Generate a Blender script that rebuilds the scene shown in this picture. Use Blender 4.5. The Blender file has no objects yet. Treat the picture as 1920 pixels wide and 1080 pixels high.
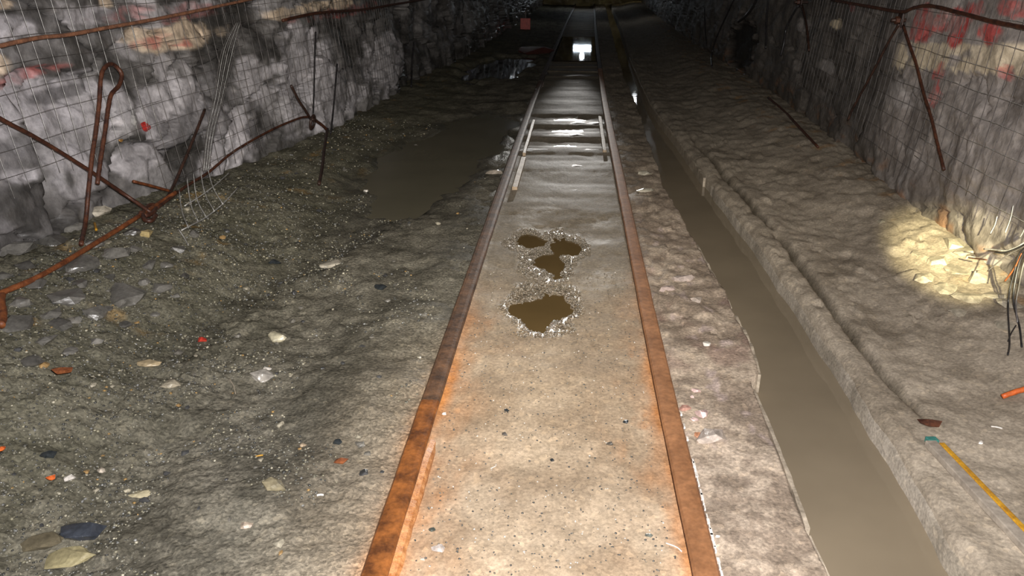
import bpy, bmesh, math, random
import numpy as np
from mathutils import Vector, Matrix

random.seed(7)
rng = np.random.RandomState(7)
scene = bpy.context.scene
COL = scene.collection
PI = math.pi

# ------------------------------------------------------------------ camera
FPX, CAM_H = 1450.0, 1.46
PHI = math.atan(595 / FPX)                       # tilt down
PSI = math.atan(99 / FPX * math.cos(PHI))        # turned a little left of the track
cam_data = bpy.data.cameras.new('camera')
cam = bpy.data.objects.new('camera', cam_data)
COL.objects.link(cam)
cam_data.sensor_width = 36.0
cam_data.lens = 36.0 * FPX / 1920.0
cam_data.clip_start = 0.02
cam.location = (0, 0, CAM_H)
cam.rotation_euler = (PI / 2 - PHI, 0, PSI)
scene.camera = cam

# ------------------------------------------------------------------ world, lights, exposure
world = bpy.data.worlds.new('mine_dark')
scene.world = world
world.use_nodes = True
world.node_tree.nodes['Background'].inputs[0].default_value = (0.6, 0.75, 1.0, 1)
world.node_tree.nodes['Background'].inputs[1].default_value = 0.002
scene.view_settings.view_transform = 'Standard'
scene.view_settings.look = 'None'
scene.view_settings.gamma = 1.0
scene.view_settings.use_curve_mapping = False
scene.view_settings.exposure = 0.16


def spot(name, loc, target, watts, color, angle, blend, radius):
    d = bpy.data.lights.new(name, 'SPOT')
    d.energy = watts
    d.color = color
    d.spot_size = math.radians(angle)
    d.spot_blend = blend
    d.shadow_soft_size = radius
    o = bpy.data.objects.new(name, d)
    COL.objects.link(o)
    o.location = loc
    o.rotation_euler = (Vector(target) - Vector(loc)).to_track_quat('-Z', 'Y').to_euler()
    return o


# the camera's own flash, and a cap lamp beside the photographer
spot('camera_flash', (0.06, 0.0, 1.53), (-0.15, 4.6, 0.3), 560, (1.0, 0.97, 0.97), 128, 0.8, 0.02)
spot('fill_lamp_ahead', (0.05, -0.15, 1.78), (-0.6, 7.5, 0.2), 620, (1.0, 0.94, 0.83), 62, 1.0, 0.03)  # added fill that brightens the distant drift, no known lamp of the place
spot('cap_lamp_spot', (0.75, -0.25, 1.70), (1.97, 3.90, 0.10), 4000, (1.0, 0.91, 0.56), 7.6, 0.85, 0.03)

# a bright headlamp far down the drift, pointing back along the track
spot('far_headlamp', (0.86, 33.4, 1.72), (-0.06, 3.8, 0.0), 15000, (1.0, 0.97, 0.92), 2.7, 0.9, 0.06)

# ------------------------------------------------------------------ pixel rays (to read real positions off the photograph)
_r = np.array([math.cos(PSI), math.sin(PSI), 0.0])
_f = np.array([-math.sin(PSI) * math.cos(PHI), math.cos(PSI) * math.cos(PHI), -math.sin(PHI)])
_u = np.cross(_r, _f)


def ray(px, py):
    return _f + _r * (px - 960) / FPX + _u * (540 - py) / FPX


def G(px, py, z=0.0):
    d = ray(px, py)
    t = (z - CAM_H) / d[2]
    return np.array([d[0] * t, d[1] * t, z])


# ------------------------------------------------------------------ numpy noise
_P = rng.permutation(4096)
_RND = rng.rand(4096, 4)


def _hash(ix, iy, s):
    ix = ix.astype(np.int64)
    iy = iy.astype(np.int64)
    return _P[(_P[(ix + 37 * s) & 4095] + iy + 101 * s) & 4095]


def perlin(x, y, s=0):
    x = np.asarray(x, float)
    y = np.asarray(y, float)
    ix, iy = np.floor(x), np.floor(y)
    fx, fy = x - ix, y - iy
    u = fx * fx * fx * (fx * (fx * 6 - 15) + 10)
    v = fy * fy * fy * (fy * (fy * 6 - 15) + 10)

    def g(dx, dy):
        a = _hash(ix + dx, iy + dy, s) * (2 * PI / 4096)
        return np.cos(a) * (fx - dx) + np.sin(a) * (fy - dy)
    n0 = g(0, 0) * (1 - u) + g(1, 0) * u
    n1 = g(0, 1) * (1 - u) + g(1, 1) * u
    return (n0 * (1 - v) + n1 * v) * 1.5


def fbm(x, y, s=0, o=4, gain=0.5):
    a, t, f = 1.0, 0.0, 1.0
    for k in range(o):
        t = t + a * perlin(x * f, y * f, s + k * 7)
        a *= gain
        f *= 2.03
    return t


def ridge(x, y, s=0, o=3):
    a, t, f = 1.0, 0.0, 1.0
    for k in range(o):
        t = t + a * (1 - 2 * np.abs(perlin(x * f, y * f, s + k * 7)))
        a *= 0.5
        f *= 2.1
    return t


def facets(x, y, s=0, tilt=0.6):
    """worley cells that each carry a random tilted plane: blocky broken rock; also returns edge distance"""
    x = np.asarray(x, float)
    y = np.asarray(y, float)
    ix, iy = np.floor(x), np.floor(y)
    b1 = np.full(x.shape, 9.0)
    b2 = np.full(x.shape, 9.0)
    val = np.zeros(x.shape)
    for dx in (-1, 0, 1):
        for dy in (-1, 0, 1):
            h = _hash(ix + dx, iy + dy, s)
            cx = ix + dx + 0.1 + 0.8 * _RND[h, 0]
            cy = iy + dy + 0.1 + 0.8 * _RND[h, 1]
            d = np.hypot(x - cx, y - cy)
            pv = (_RND[h, 2] - 0.5) + tilt * ((_RND[h, 3] - 0.5) * 2 * (x - cx) + (_RND[(h * 3 + 11) & 4095, 2] - 0.5) * 2 * (y - cy))
            near = d < b1
            b2 = np.where(near, b1, np.minimum(b2, d))
            val = np.where(near, pv, val)
            b1 = np.where(near, d, b1)
    return val, b2 - b1


def sst(a, b, x):
    t = np.clip((x - a) / (b - a), 0, 1)
    return t * t * (3 - 2 * t)


# ------------------------------------------------------------------ the plan of the drift (metres; y runs along the track)
def curve_fn(pts):
    pts = np.array(pts, float)
    ys, xs = pts[:, 0], pts[:, 1]
    dense = np.linspace(ys[0], ys[-1], 1500)
    v = np.interp(dense, ys, xs)
    return dense, v


def smooth_fn(pts, w):
    d, v = curve_fn(pts)
    step = d[1] - d[0]
    n = max(1, int(w / step))
    k = np.ones(2 * n + 1) / (2 * n + 1)
    for _ in range(2):
        v = np.convolve(np.pad(v, n, mode='reflect', reflect_type='odd'), k, mode='valid')
    return lambda y: np.interp(y, d, v)


HALF = 0.42                                                # half the distance between rail head centres
track_c = smooth_fn([(-4, -0.03), (1.5, -0.026), (2.6, -0.02), (3.5, -0.008), (4.3, 0.002), (5.4, 0.02), (6.9, 0.042), (9.4, 0.085), (15.1, 0.232), (23, 0.47), (33, 0.80), (40, 1.02)], 0.6)
ditch_l_raw = curve_fn([(-4, .70), (1.67, .703), (1.94, .71), (2.24, .72), (2.612, .739), (2.645, .775), (3.1, .798), (3.57, .791), (4.28, .782), (4.8, .757), (5.42, .747), (7.0, .79), (8.37, .839), (11.9, .90), (16, 1.04), (22, 1.26), (40, 1.95)])
ditch_r_raw = curve_fn([(-4, 1.07), (1.7, 1.081), (1.9, 1.093), (2.15, 1.102), (2.62, 1.126), (3.34, 1.128), (4.2, 1.131), (5.5, 1.097), (6.6, 1.085), (9.4, 1.035), (14.4, 1.19), (22, 1.53), (40, 2.2)])


def ditch_l(y):
    return np.interp(y, *ditch_l_raw) + 0.010 * fbm(np.asarray(y) * 3.0, np.asarray(y) * 0 + 3.3, 5, 4)


def ditch_r(y):
    return np.interp(y, *ditch_r_raw) + 0.012 * fbm(np.asarray(y) * 2.2, np.asarray(y) * 0 + 8.3, 6, 4)


wall_l_base = smooth_fn([(-4, -2.25), (4.3, -2.25), (5.3, -2.2), (6.5, -2.05), (9, -2.0), (11.4, -1.95), (14.3, -1.62), (20, -1.4), (34, -0.95), (40, -0.8)], 0.8)
wall_r_base = smooth_fn([(-4, 1.95), (3.0, 1.96), (4.2, 2.0), (5.6, 2.12), (9, 2.35), (15, 2.42), (25, 2.8), (34, 3.25), (40, 3.5)], 0.8)
groove_x = smooth_fn([(-4, 1.27), (2.3, 1.265), (2.93, 1.232), (4.1, 1.27), (5.5, 1.24), (7, 1.19), (40, 2.2)], 0.3)


def bulge(z):
    return 0.10 * np.clip(z, 0, 2) - 0.02


def wall_l_plane(y, z):
    """the innermost envelope of the left wall (what the mesh and rods lie against)"""
    return wall_l_base(y) - bulge(z)


def wall_r_plane(y, z):
    return wall_r_base(y) + bulge(z)


def WLp(px, py, off=0.02):
    d = ray(px, py)
    X = -2.25
    for _ in range(60):
        t = X / d[0]
        X = 0.5 * X + 0.5 * (wall_l_plane(d[1] * t, CAM_H + d[2] * t) + off)
    t = X / d[0]
    return np.array([X, d[1] * t, CAM_H + d[2] * t])


def WRp(px, py, off=0.02):
    d = ray(px, py)
    X = 2.0
    for _ in range(60):
        t = X / d[0]
        X = 0.5 * X + 0.5 * (wall_r_plane(d[1] * t, CAM_H + d[2] * t) - off)
    t = X / d[0]
    return np.array([X, d[1] * t, CAM_H + d[2] * t])


# ------------------------------------------------------------------ materials
def new_mat(name):
    m = bpy.data.materials.new(name)
    m.use_nodes = True
    nt = m.node_tree
    return m, nt, nt.nodes['Principled BSDF']


def N(nt, t, **kw):
    n = nt.nodes.new(t)
    for k, v in kw.items():
        setattr(n, k, v)
    return n


def noise_node(nt, scale, detail=5, rough=0.6, coord=None):
    n = N(nt, 'ShaderNodeTexNoise')
    n.inputs['Scale'].default_value = scale
    n.inputs['Detail'].default_value = detail
    n.inputs['Roughness'].default_value = rough
    if coord is not None:
        nt.links.new(coord, n.inputs['Vector'])
    return n


def ramp(nt, sock, p0, c0, p1, c1):
    r = N(nt, 'ShaderNodeValToRGB')
    r.color_ramp.elements[0].position = p0
    r.color_ramp.elements[1].position = p1
    r.color_ramp.elements[0].color = (*c0, 1) if len(c0) == 3 else c0
    r.color_ramp.elements[1].color = (*c1, 1) if len(c1) == 3 else c1
    nt.links.new(sock, r.inputs[0])
    return r.outputs[0]


def mixc(nt, fac, a, b, mode='MIX'):
    m = N(nt, 'ShaderNodeMix', data_type='RGBA', blend_type=mode)
    for sock, val in ((m.inputs[0], fac), (m.inputs[6], a), (m.inputs[7], b)):
        if hasattr(val, 'is_output'):
            nt.links.new(val, sock)
        elif isinstance(val, tuple):
            sock.default_value = (*val, 1) if len(val) == 3 else val
        else:
            sock.default_value = val
    return m.outputs[2]


def mat_ground(name, grain=90.0, contrast=0.5, bump=0.5, bump_d=0.006, rough=0.55, wet_rough=0.12, spec=0.5, specks=0.6, relief=False):
    """albedo and wetness come from per-vertex attributes; fine grain and relief are procedural"""
    m, nt, b = new_mat(name)
    L = nt.links
    co = N(nt, 'ShaderNodeTexCoord').outputs['Object']
    col = N(nt, 'ShaderNodeAttribute', attribute_name='albedo').outputs['Color']
    wet = N(nt, 'ShaderNodeAttribute', attribute_name='wet').outputs['Fac']
    n1 = noise_node(nt, grain, 6, 0.65, co)
    n2 = noise_node(nt, grain * 0.18, 5, 0.6, co)
    v = N(nt, 'ShaderNodeTexVoronoi')
    v.inputs['Scale'].default_value = grain * 0.75
    L.new(co, v.inputs['Vector'])
    lo = 1 - contrast
    c = mixc(nt, 1.0, col, ramp(nt, n1.outputs[0], 0.3, (lo, lo, lo), 0.7, (1 + contrast * .7,) * 3), 'MULTIPLY')
    c = mixc(nt, 1.0, c, ramp(nt, n2.outputs[0], 0.3, (0.84, 0.83, 0.82), 0.7, (1.13, 1.13, 1.14)), 'MULTIPLY')
    # scattered pale and dark grains
    sp = ramp(nt, v.outputs['Color'], 0.80, (0, 0, 0), 0.86, (specks,) * 3)
    c = mixc(nt, sp, c, mixc(nt, 1.0, col, (1.55, 1.5, 1.42), 'MULTIPLY'))
    if relief:
        # gravelly ground: every grain its own tone
        gm = N(nt, 'ShaderNodeMath', operation='MULTIPLY')
        gm.inputs[1].default_value = 0.95
        L.new(N(nt, 'ShaderNodeAttribute', attribute_name='relief').outputs['Fac'], gm.inputs[0])
        bw = N(nt, 'ShaderNodeRGBToBW')
        v2 = N(nt, 'ShaderNodeTexVoronoi')
        v2.inputs['Scale'].default_value = 130
        wz = N(nt, 'ShaderNodeVectorMath', operation='MULTIPLY_ADD')
        wz.inputs[1].default_value = (0.02, 0.02, 0.02)
        L.new(n1.outputs['Color'], wz.inputs[0])
        L.new(co, wz.inputs[2])
        L.new(wz.outputs[0], v2.inputs['Vector'])
        L.new(v2.outputs['Color'], bw.inputs[0])
        c = mixc(nt, gm.outputs[0], c, mixc(nt, 1.0, c, ramp(nt, bw.outputs[0], 0.2, (0.55, 0.55, 0.53), 0.8, (1.5, 1.47, 1.4)), 'MULTIPLY'))
    L.new(c, b.inputs['Base Color'])
    rr = N(nt, 'ShaderNodeMapRange')
    rr.inputs['To Min'].default_value = rough
    rr.inputs['To Max'].default_value = wet_rough
    L.new(wet, rr.inputs['Value'])
    L.new(rr.outputs[0], b.inputs['Roughness'])
    if relief:
        sr = N(nt, 'ShaderNodeMapRange')
        sr.inputs['From Min'].default_value = 0.3
        sr.inputs['To Min'].default_value = 0.04
        sr.inputs['To Max'].default_value = 0.6
        L.new(wet, sr.inputs['Value'])
        L.new(sr.outputs[0], b.inputs['Specular IOR Level'])
    else:
        b.inputs['Specular IOR Level'].default_value = spec
    bp = N(nt, 'ShaderNodeBump')
    bp.inputs['Strength'].default_value = bump
    bp.inputs['Distance'].default_value = bump_d
    if relief:
        L.new(N(nt, 'ShaderNodeAttribute', attribute_name='relief').outputs['Fac'], bp.inputs['Strength'])
    hsum = N(nt, 'ShaderNodeMath', operation='ADD')
    hm = N(nt, 'ShaderNodeMath', operation='MULTIPLY')
    hm.inputs[1].default_value = 0.7
    L.new(v.outputs['Distance'], hm.inputs[0])
    L.new(n1.outputs[0], hsum.inputs[0])
    L.new(hm.outputs[0], hsum.inputs[1])
    L.new(hsum.outputs[0], bp.inputs['Height'])
    L.new(bp.outputs[0], b.inputs['Normal'])
    return m


def mat_noise(name, c0, c1, scale=20, rough=0.6, metal=0.0, bump=0.2, bump_d=0.003, spec=0.5, lo=0.35, hi=0.65):
    m, nt, b = new_mat(name)
    L = nt.links
    co = N(nt, 'ShaderNodeTexCoord').outputs['Object']
    n1 = noise_node(nt, scale, 6, 0.65, co)
    n2 = noise_node(nt, scale * 5, 4, 0.6, co)
    c = ramp(nt, n1.outputs[0], lo, c0, hi, c1)
    c = mixc(nt, 1.0, c, ramp(nt, n2.outputs[0], 0.3, (0.75,) * 3, 0.7, (1.2,) * 3), 'MULTIPLY')
    L.new(c, b.inputs['Base Color'])
    b.inputs['Roughness'].default_value = rough
    b.inputs['Metallic'].default_value = metal
    b.inputs['Specular IOR Level'].default_value = spec
    if bump:
        bp = N(nt, 'ShaderNodeBump')
        bp.inputs['Strength'].default_value = bump
        bp.inputs['Distance'].default_value = bump_d
        L.new(n2.outputs[0], bp.inputs['Height'])
        L.new(bp.outputs[0], b.inputs['Normal'])
    return m


def mat_water(name, color, rough=0.02, ripple=0.0, scale=6.0, spec=0.5):
    """turbid mine water: an opaque silty body under a mirror-smooth surface"""
    m, nt, b = new_mat(name)
    L = nt.links
    co = N(nt, 'ShaderNodeTexCoord').outputs['Object']
    n0 = noise_node(nt, 2.5, 3, 0.5, co)
    L.new(ramp(nt, n0.outputs[0], 0.3, tuple(c * 0.9 for c in color), 0.7, tuple(c * 1.08 for c in color)), b.inputs['Base Color'])
    b.inputs['Roughness'].default_value = rough
    b.inputs['IOR'].default_value = 1.33
    b.inputs['Specular IOR Level'].default_value = spec
    if ripple:
        n1 = noise_node(nt, scale, 2, 0.5, co)
        bp = N(nt, 'ShaderNodeBump')
        bp.inputs['Strength'].default_value = ripple
        bp.inputs['Distance'].default_value = 0.01
        L.new(n1.outputs[0], bp.inputs['Height'])
        L.new(bp.outputs[0], b.inputs['Normal'])
    return m


def mat_emit(name, color, strength):
    m, nt, b = new_mat(name)
    b.inputs['Base Color'].default_value = (0.8, 0.8, 0.8, 1)
    b.inputs['Emission Color'].default_value = (*color, 1)
    b.inputs['Emission Strength'].default_value = strength
    return m


M = {}
M['floor'] = mat_ground('mud_and_gravel', 85, 0.32, 0.55, 0.006, 0.78, 0.13, 0.45, specks=0.4, relief=True)
M['wall_l'] = mat_ground('blasted_rock', 30, 0.30, 0.45, 0.010, 0.55, 0.18, 0.5, 0.25)
M['wall_r'] = mat_ground('sprayed_rock', 34, 0.28, 0.42, 0.009, 0.62, 0.3, 0.4, 0.25)
M['stone'] = mat_ground('loose_stone', 70, 0.30, 0.4, 0.003, 0.45, 0.14, 0.5, 0.2)
M['wet_grit'] = mat_ground('wet_grit', 70, 0.2, 0.15, 0.002, 0.3, 0.17, 1.0, 0.2)
M['rail_near'] = mat_noise('rusty_rail_orange', (0.10, 0.035, 0.012), (0.36, 0.125, 0.03), 14, 0.42, 0.15, 0.35, 0.002)
M['rail_dark'] = mat_noise('rusty_rail_dark', (0.045, 0.024, 0.014), (0.17, 0.085, 0.042), 14, 0.52, 0.0, 0.4, 0.002, 0.4)
M['rail_far'] = mat_noise('rusty_rail_far', (0.03, 0.02, 0.015), (0.09, 0.055, 0.035), 14, 0.55, 0.0, 0.4, 0.002, 0.3)
M['rail_right'] = mat_noise('rusty_rail_brown', (0.20, 0.085, 0.032), (0.34, 0.155, 0.065), 10, 0.66, 0.0, 0.25, 0.0015)
M['rust'] = mat_noise('rust', (0.035, 0.013, 0.009), (0.12, 0.042, 0.020), 22, 0.5, 0.1, 0.5, 0.003)
M['rust_orange'] = mat_noise('rust_orange', (0.10, 0.028, 0.010), (0.27, 0.085, 0.026), 22, 0.55, 0.05, 0.5, 0.003)
M['rust_crust'] = mat_noise('rust_crust', (0.34, 0.12, 0.03), (0.62, 0.30, 0.12), 40, 0.5, 0.0, 0.6, 0.003)
M['pipe'] = mat_noise('faded_rust', (0.14, 0.065, 0.04), (0.36, 0.16, 0.085), 22, 0.6, 0.0, 0.4, 0.002)
M['rust_dark'] = mat_noise('rust_dark', (0.018, 0.010, 0.008), (0.06, 0.028, 0.018), 22, 0.5, 0.1, 0.4, 0.003)
M['wire_pale'] = mat_noise('galvanised_wire', (0.30, 0.29, 0.27), (0.68, 0.67, 0.64), 30, 0.45, 0.3, 0.0)
M['wire_dark'] = mat_noise('dull_wire', (0.07, 0.064, 0.06), (0.22, 0.2, 0.19), 9, 0.55, 0.2, 0.0)
M['timber'] = mat_noise('wet_timber', (0.07, 0.055, 0.04), (0.16, 0.13, 0.095), 18, 0.55, 0.0, 0.6, 0.004, 0.3)
M['timber_pale'] = mat_noise('pale_timber', (0.30, 0.22, 0.14), (0.48, 0.36, 0.24), 16, 0.55, 0.0, 0.4, 0.003)
M['board'] = mat_noise('muddy_board', (0.24, 0.20, 0.15), (0.46, 0.39, 0.30), 16, 0.5, 0.0, 0.4, 0.003)
M['lath'] = mat_noise('grey_lath', (0.27, 0.23, 0.185), (0.36, 0.31, 0.25), 12, 0.55, 0.0, 0.2, 0.002)
M['yellow'] = mat_noise('yellow_paint', (0.36, 0.17, 0.015), (0.62, 0.33, 0.02), 20, 0.5, 0.0, 0.2, 0.002)
M['teal'] = mat_noise('teal_paint', (0.03, 0.14, 0.12), (0.06, 0.25, 0.21), 30, 0.5, 0.0, 0.2, 0.002)
M['orange'] = mat_noise('orange_paint', (0.45, 0.08, 0.015), (0.62, 0.14, 0.03), 25, 0.5, 0.0, 0.2, 0.002)
M['red'] = mat_noise('red_paint', (0.40, 0.025, 0.015), (0.60, 0.06, 0.035), 25, 0.45, 0.0, 0.2, 0.002)
M['white'] = mat_noise('white_scrap', (0.55, 0.5, 0.44), (0.8, 0.76, 0.7), 25, 0.4, 0.0, 0.2, 0.002)
M['cable'] = mat_noise('black_cable', (0.012, 0.011, 0.012), (0.035, 0.032, 0.032), 25, 0.35, 0.0, 0.1, 0.001)
M['housing'] = mat_noise('lamp_housing', (0.10, 0.10, 0.10), (0.2, 0.2, 0.2), 25, 0.5, 0.4, 0.1, 0.001)
M['ditch_water'] = mat_water('ditch_water', (0.205, 0.165, 0.112), 0.04, 0.05, 5.0)
M['puddle'] = mat_water('brown_puddle', (0.115, 0.075, 0.030), 0.03, 0.10, 9.0)
M['glint_puddle'] = mat_water('glinting_puddle', (0.09, 0.075, 0.045), 0.12, 0.9, 55.0)
M['puddle_mud'] = mat_water('silty_puddle', (0.125, 0.112, 0.076), 0.22, 0.10, 4.0)
M['puddle_dark'] = mat_water('dark_puddle', (0.020, 0.020, 0.020), 0.03, 0.05, 3.0)
M['track_pool'] = mat_water('track_pool', (0.035, 0.034, 0.033), 0.03, 0.04, 3.0)
M['tube_light'] = mat_emit('tube_light', (0.80, 0.90, 1.0), 14.0)
M['bulb'] = mat_emit('bulb', (0.86, 0.93, 1.0), 26.0)
M['bulb_small'] = mat_emit('bulb_small', (0.9, 0.95, 1.0), 50.0)
M['bulb_warm'] = mat_emit('bulb_warm', (1.0, 0.86, 0.45), 28.0)


# ------------------------------------------------------------------ object helpers
def mesh_obj(name, V, F, mat, parent=None, smooth=False, attrs=None):
    me = bpy.data.meshes.new(name)
    if isinstance(V, np.ndarray) and isinstance(F, np.ndarray):
        nv, nf, k = len(V), len(F), F.shape[1]
        me.vertices.add(nv)
        me.vertices.foreach_set('co', np.ascontiguousarray(V, dtype=np.float32).ravel())
        me.loops.add(nf * k)
        me.loops.foreach_set('vertex_index', np.ascontiguousarray(F, dtype=np.int32).ravel())
        me.polygons.add(nf)
        me.polygons.foreach_set('loop_start', np.arange(0, nf * k, k, dtype=np.int32))
        me.update(calc_edges=True)
        me.validate()
    else:
        me.from_pydata([tuple(v) for v in V], [], [tuple(f) for f in F])
        me.update()
    me.materials.append(mat)
    if smooth:
        me.polygons.foreach_set('use_smooth', np.ones(len(me.polygons), dtype=bool))
    if attrs:
        for k, a in attrs.items():
            if a.ndim == 2:
                at = me.attributes.new(k, 'FLOAT_COLOR', 'POINT')
                at.data.foreach_set('color', np.hstack([a, np.ones((len(a), 1))]).astype(np.float32).ravel())
            else:
                at = me.attributes.new(k, 'FLOAT', 'POINT')
                at.data.foreach_set('value', a.astype(np.float32))
    o = bpy.data.objects.new(name, me)
    COL.objects.link(o)
    if parent is not None:
        o.parent = parent
        o.matrix_parent_inverse = Matrix.Translation(-Vector(parent.location))
    return o


def tag(o, label=None, cat=None, group=None, kind=None):
    if label:
        o['label'] = label
    if cat:
        o['category'] = cat
    if group:
        o['group'] = group
    if kind:
        o['kind'] = kind
    return o


def thing(name, label, cat, loc, group=None):
    o = bpy.data.objects.new(name, None)
    COL.objects.link(o)
    o.empty_display_size = 0.05
    o.location = tuple(loc)
    return tag(o, label, cat, group)


def grid_faces(nr, nc):
    i = np.arange(nr - 1)[:, None] * nc + np.arange(nc - 1)[None, :]
    return np.stack([i, i + 1, i + nc + 1, i + nc], -1).reshape(-1, 4)


def catmull(pts, n=8):
    P = [np.array(p, float) for p in pts]
    if len(P) < 3:
        return [P[0] + (P[-1] - P[0]) * t for t in np.linspace(0, 1, n + 1)]
    Q = [2 * P[0] - P[1]] + P + [2 * P[-1] - P[-2]]
    out = []
    for i in range(1, len(Q) - 2):
        a, b, c, d = Q[i - 1:i + 3]
        for t in np.linspace(0, 1, n, endpoint=False):
            out.append(0.5 * ((2 * b) + (c - a) * t + (2 * a - 5 * b + 4 * c - d) * t * t + (3 * b - a - 3 * c + d) * t ** 3))
    out.append(P[-1])
    return out


def tube_geo(path, rad, sides=8, wob=0.0, seed=0):
    path = [np.array(p, float) for p in path]
    n = len(path)
    rads = [rad] * n if np.isscalar(rad) else list(rad)
    V, F = [], []
    up = None
    rs = np.random.RandomState(seed)
    for i, p in enumerate(path):
        t = path[min(i + 1, n - 1)] - path[max(i - 1, 0)]
        t = t / (np.linalg.norm(t) + 1e-9)
        if up is None:
            up = np.array([0, 0, 1.0]) if abs(t[2]) < 0.9 else np.array([1.0, 0, 0])
        a = up - t * np.dot(up, t)
        a /= np.linalg.norm(a) + 1e-9
        up = a
        b = np.cross(t, a)
        for k in range(sides):
            w = 2 * PI * k / sides
            rr = rads[i] * (1 + wob * (rs.rand() - 0.5))
            V.append(p + rr * (math.cos(w) * a + math.sin(w) * b))
    for i in range(n - 1):
        for k in range(sides):
            k2 = (k + 1) % sides
            F.append((i * sides + k, i * sides + k2, (i + 1) * sides + k2, (i + 1) * sides + k))
    F.append(tuple(range(sides))[::-1])
    F.append(tuple((n - 1) * sides + k for k in range(sides)))
    return V, F


def tube(name, pts, rad, mat, parent=None, sides=8, n=8, wob=0.12, seed=0, smooth=True):
    V, F = tube_geo(catmull(pts, n), rad, sides, wob, seed)
    return mesh_obj(name, V, F, mat, parent, smooth)


class MB:
    def __init__(s):
        s.V, s.F = [], []

    def add(s, V, F):
        o = len(s.V)
        s.V += [np.array(v, float) for v in V]
        s.F += [tuple(i + o for i in f) for f in F]
        return s

    def box(s, c, size, axes=None):
        c = np.array(c, float)
        ax = np.eye(3) if axes is None else np.array(axes, float)
        h = np.array(size, float) / 2
        V = [c + ax[0] * h[0] * a + ax[1] * h[1] * b + ax[2] * h[2] * d for d in (-1, 1) for b in (-1, 1) for a in (-1, 1)]
        return s.add(V, [(0, 2, 3, 1), (4, 5, 7, 6), (0, 1, 5, 4), (2, 6, 7, 3), (0, 4, 6, 2), (1, 3, 7, 5)])

    def tube(s, path, r, sides=6):
        return s.add(*tube_geo(path, r, sides))

    def build(s, name, mat, parent=None, smooth=False, bevel=0.0, seg=2):
        o = mesh_obj(name, s.V, s.F, mat, parent, smooth)
        if bevel:
            b = o.modifiers.new('bevel', 'BEVEL')
            b.width = bevel
            b.segments = seg
        return o


# ------------------------------------------------------------------ puddle outlines (centre x, y, half width, half length, seed)
IN_TRACK = [(-0.075, 3.325, 0.128, 0.23, 3), (-0.045, 3.93, 0.105, 0.19, 9), (-0.165, 4.27, 0.090, 0.15, 5), (0.035, 4.24, 0.095, 0.19, 12)]
LEFT_POOL = (-0.98, 6.55, 0.42, 1.75, 21)
DARK_POOL = (-1.05, 12.9, 0.55, 1.9, 31)


def puddle_r(x, y, p):
    """<1 inside a ragged puddle outline"""
    dx, dy = (x - p[0]) / p[2], (y - p[1]) / p[3]
    return np.hypot(dx, dy) + 0.42 * fbm(x * 7 + p[4], y * 4.5 + 2 * p[4], p[4], 4)


def big_r(x, y, p):
    dx, dy = (x - p[0] - 0.12 * (y - p[1])) / p[2], (y - p[1]) / p[3]
    return np.hypot(dx, dy) + 0.30 * fbm(x * 2.2 + p[4], y * 1.3, p[4], 4)


SLEEPER_Y = [4.78, 5.44, 6.18, 6.79, 7.46, 8.09] + [8.76 + 0.67 * k for k in range(37)]


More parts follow.
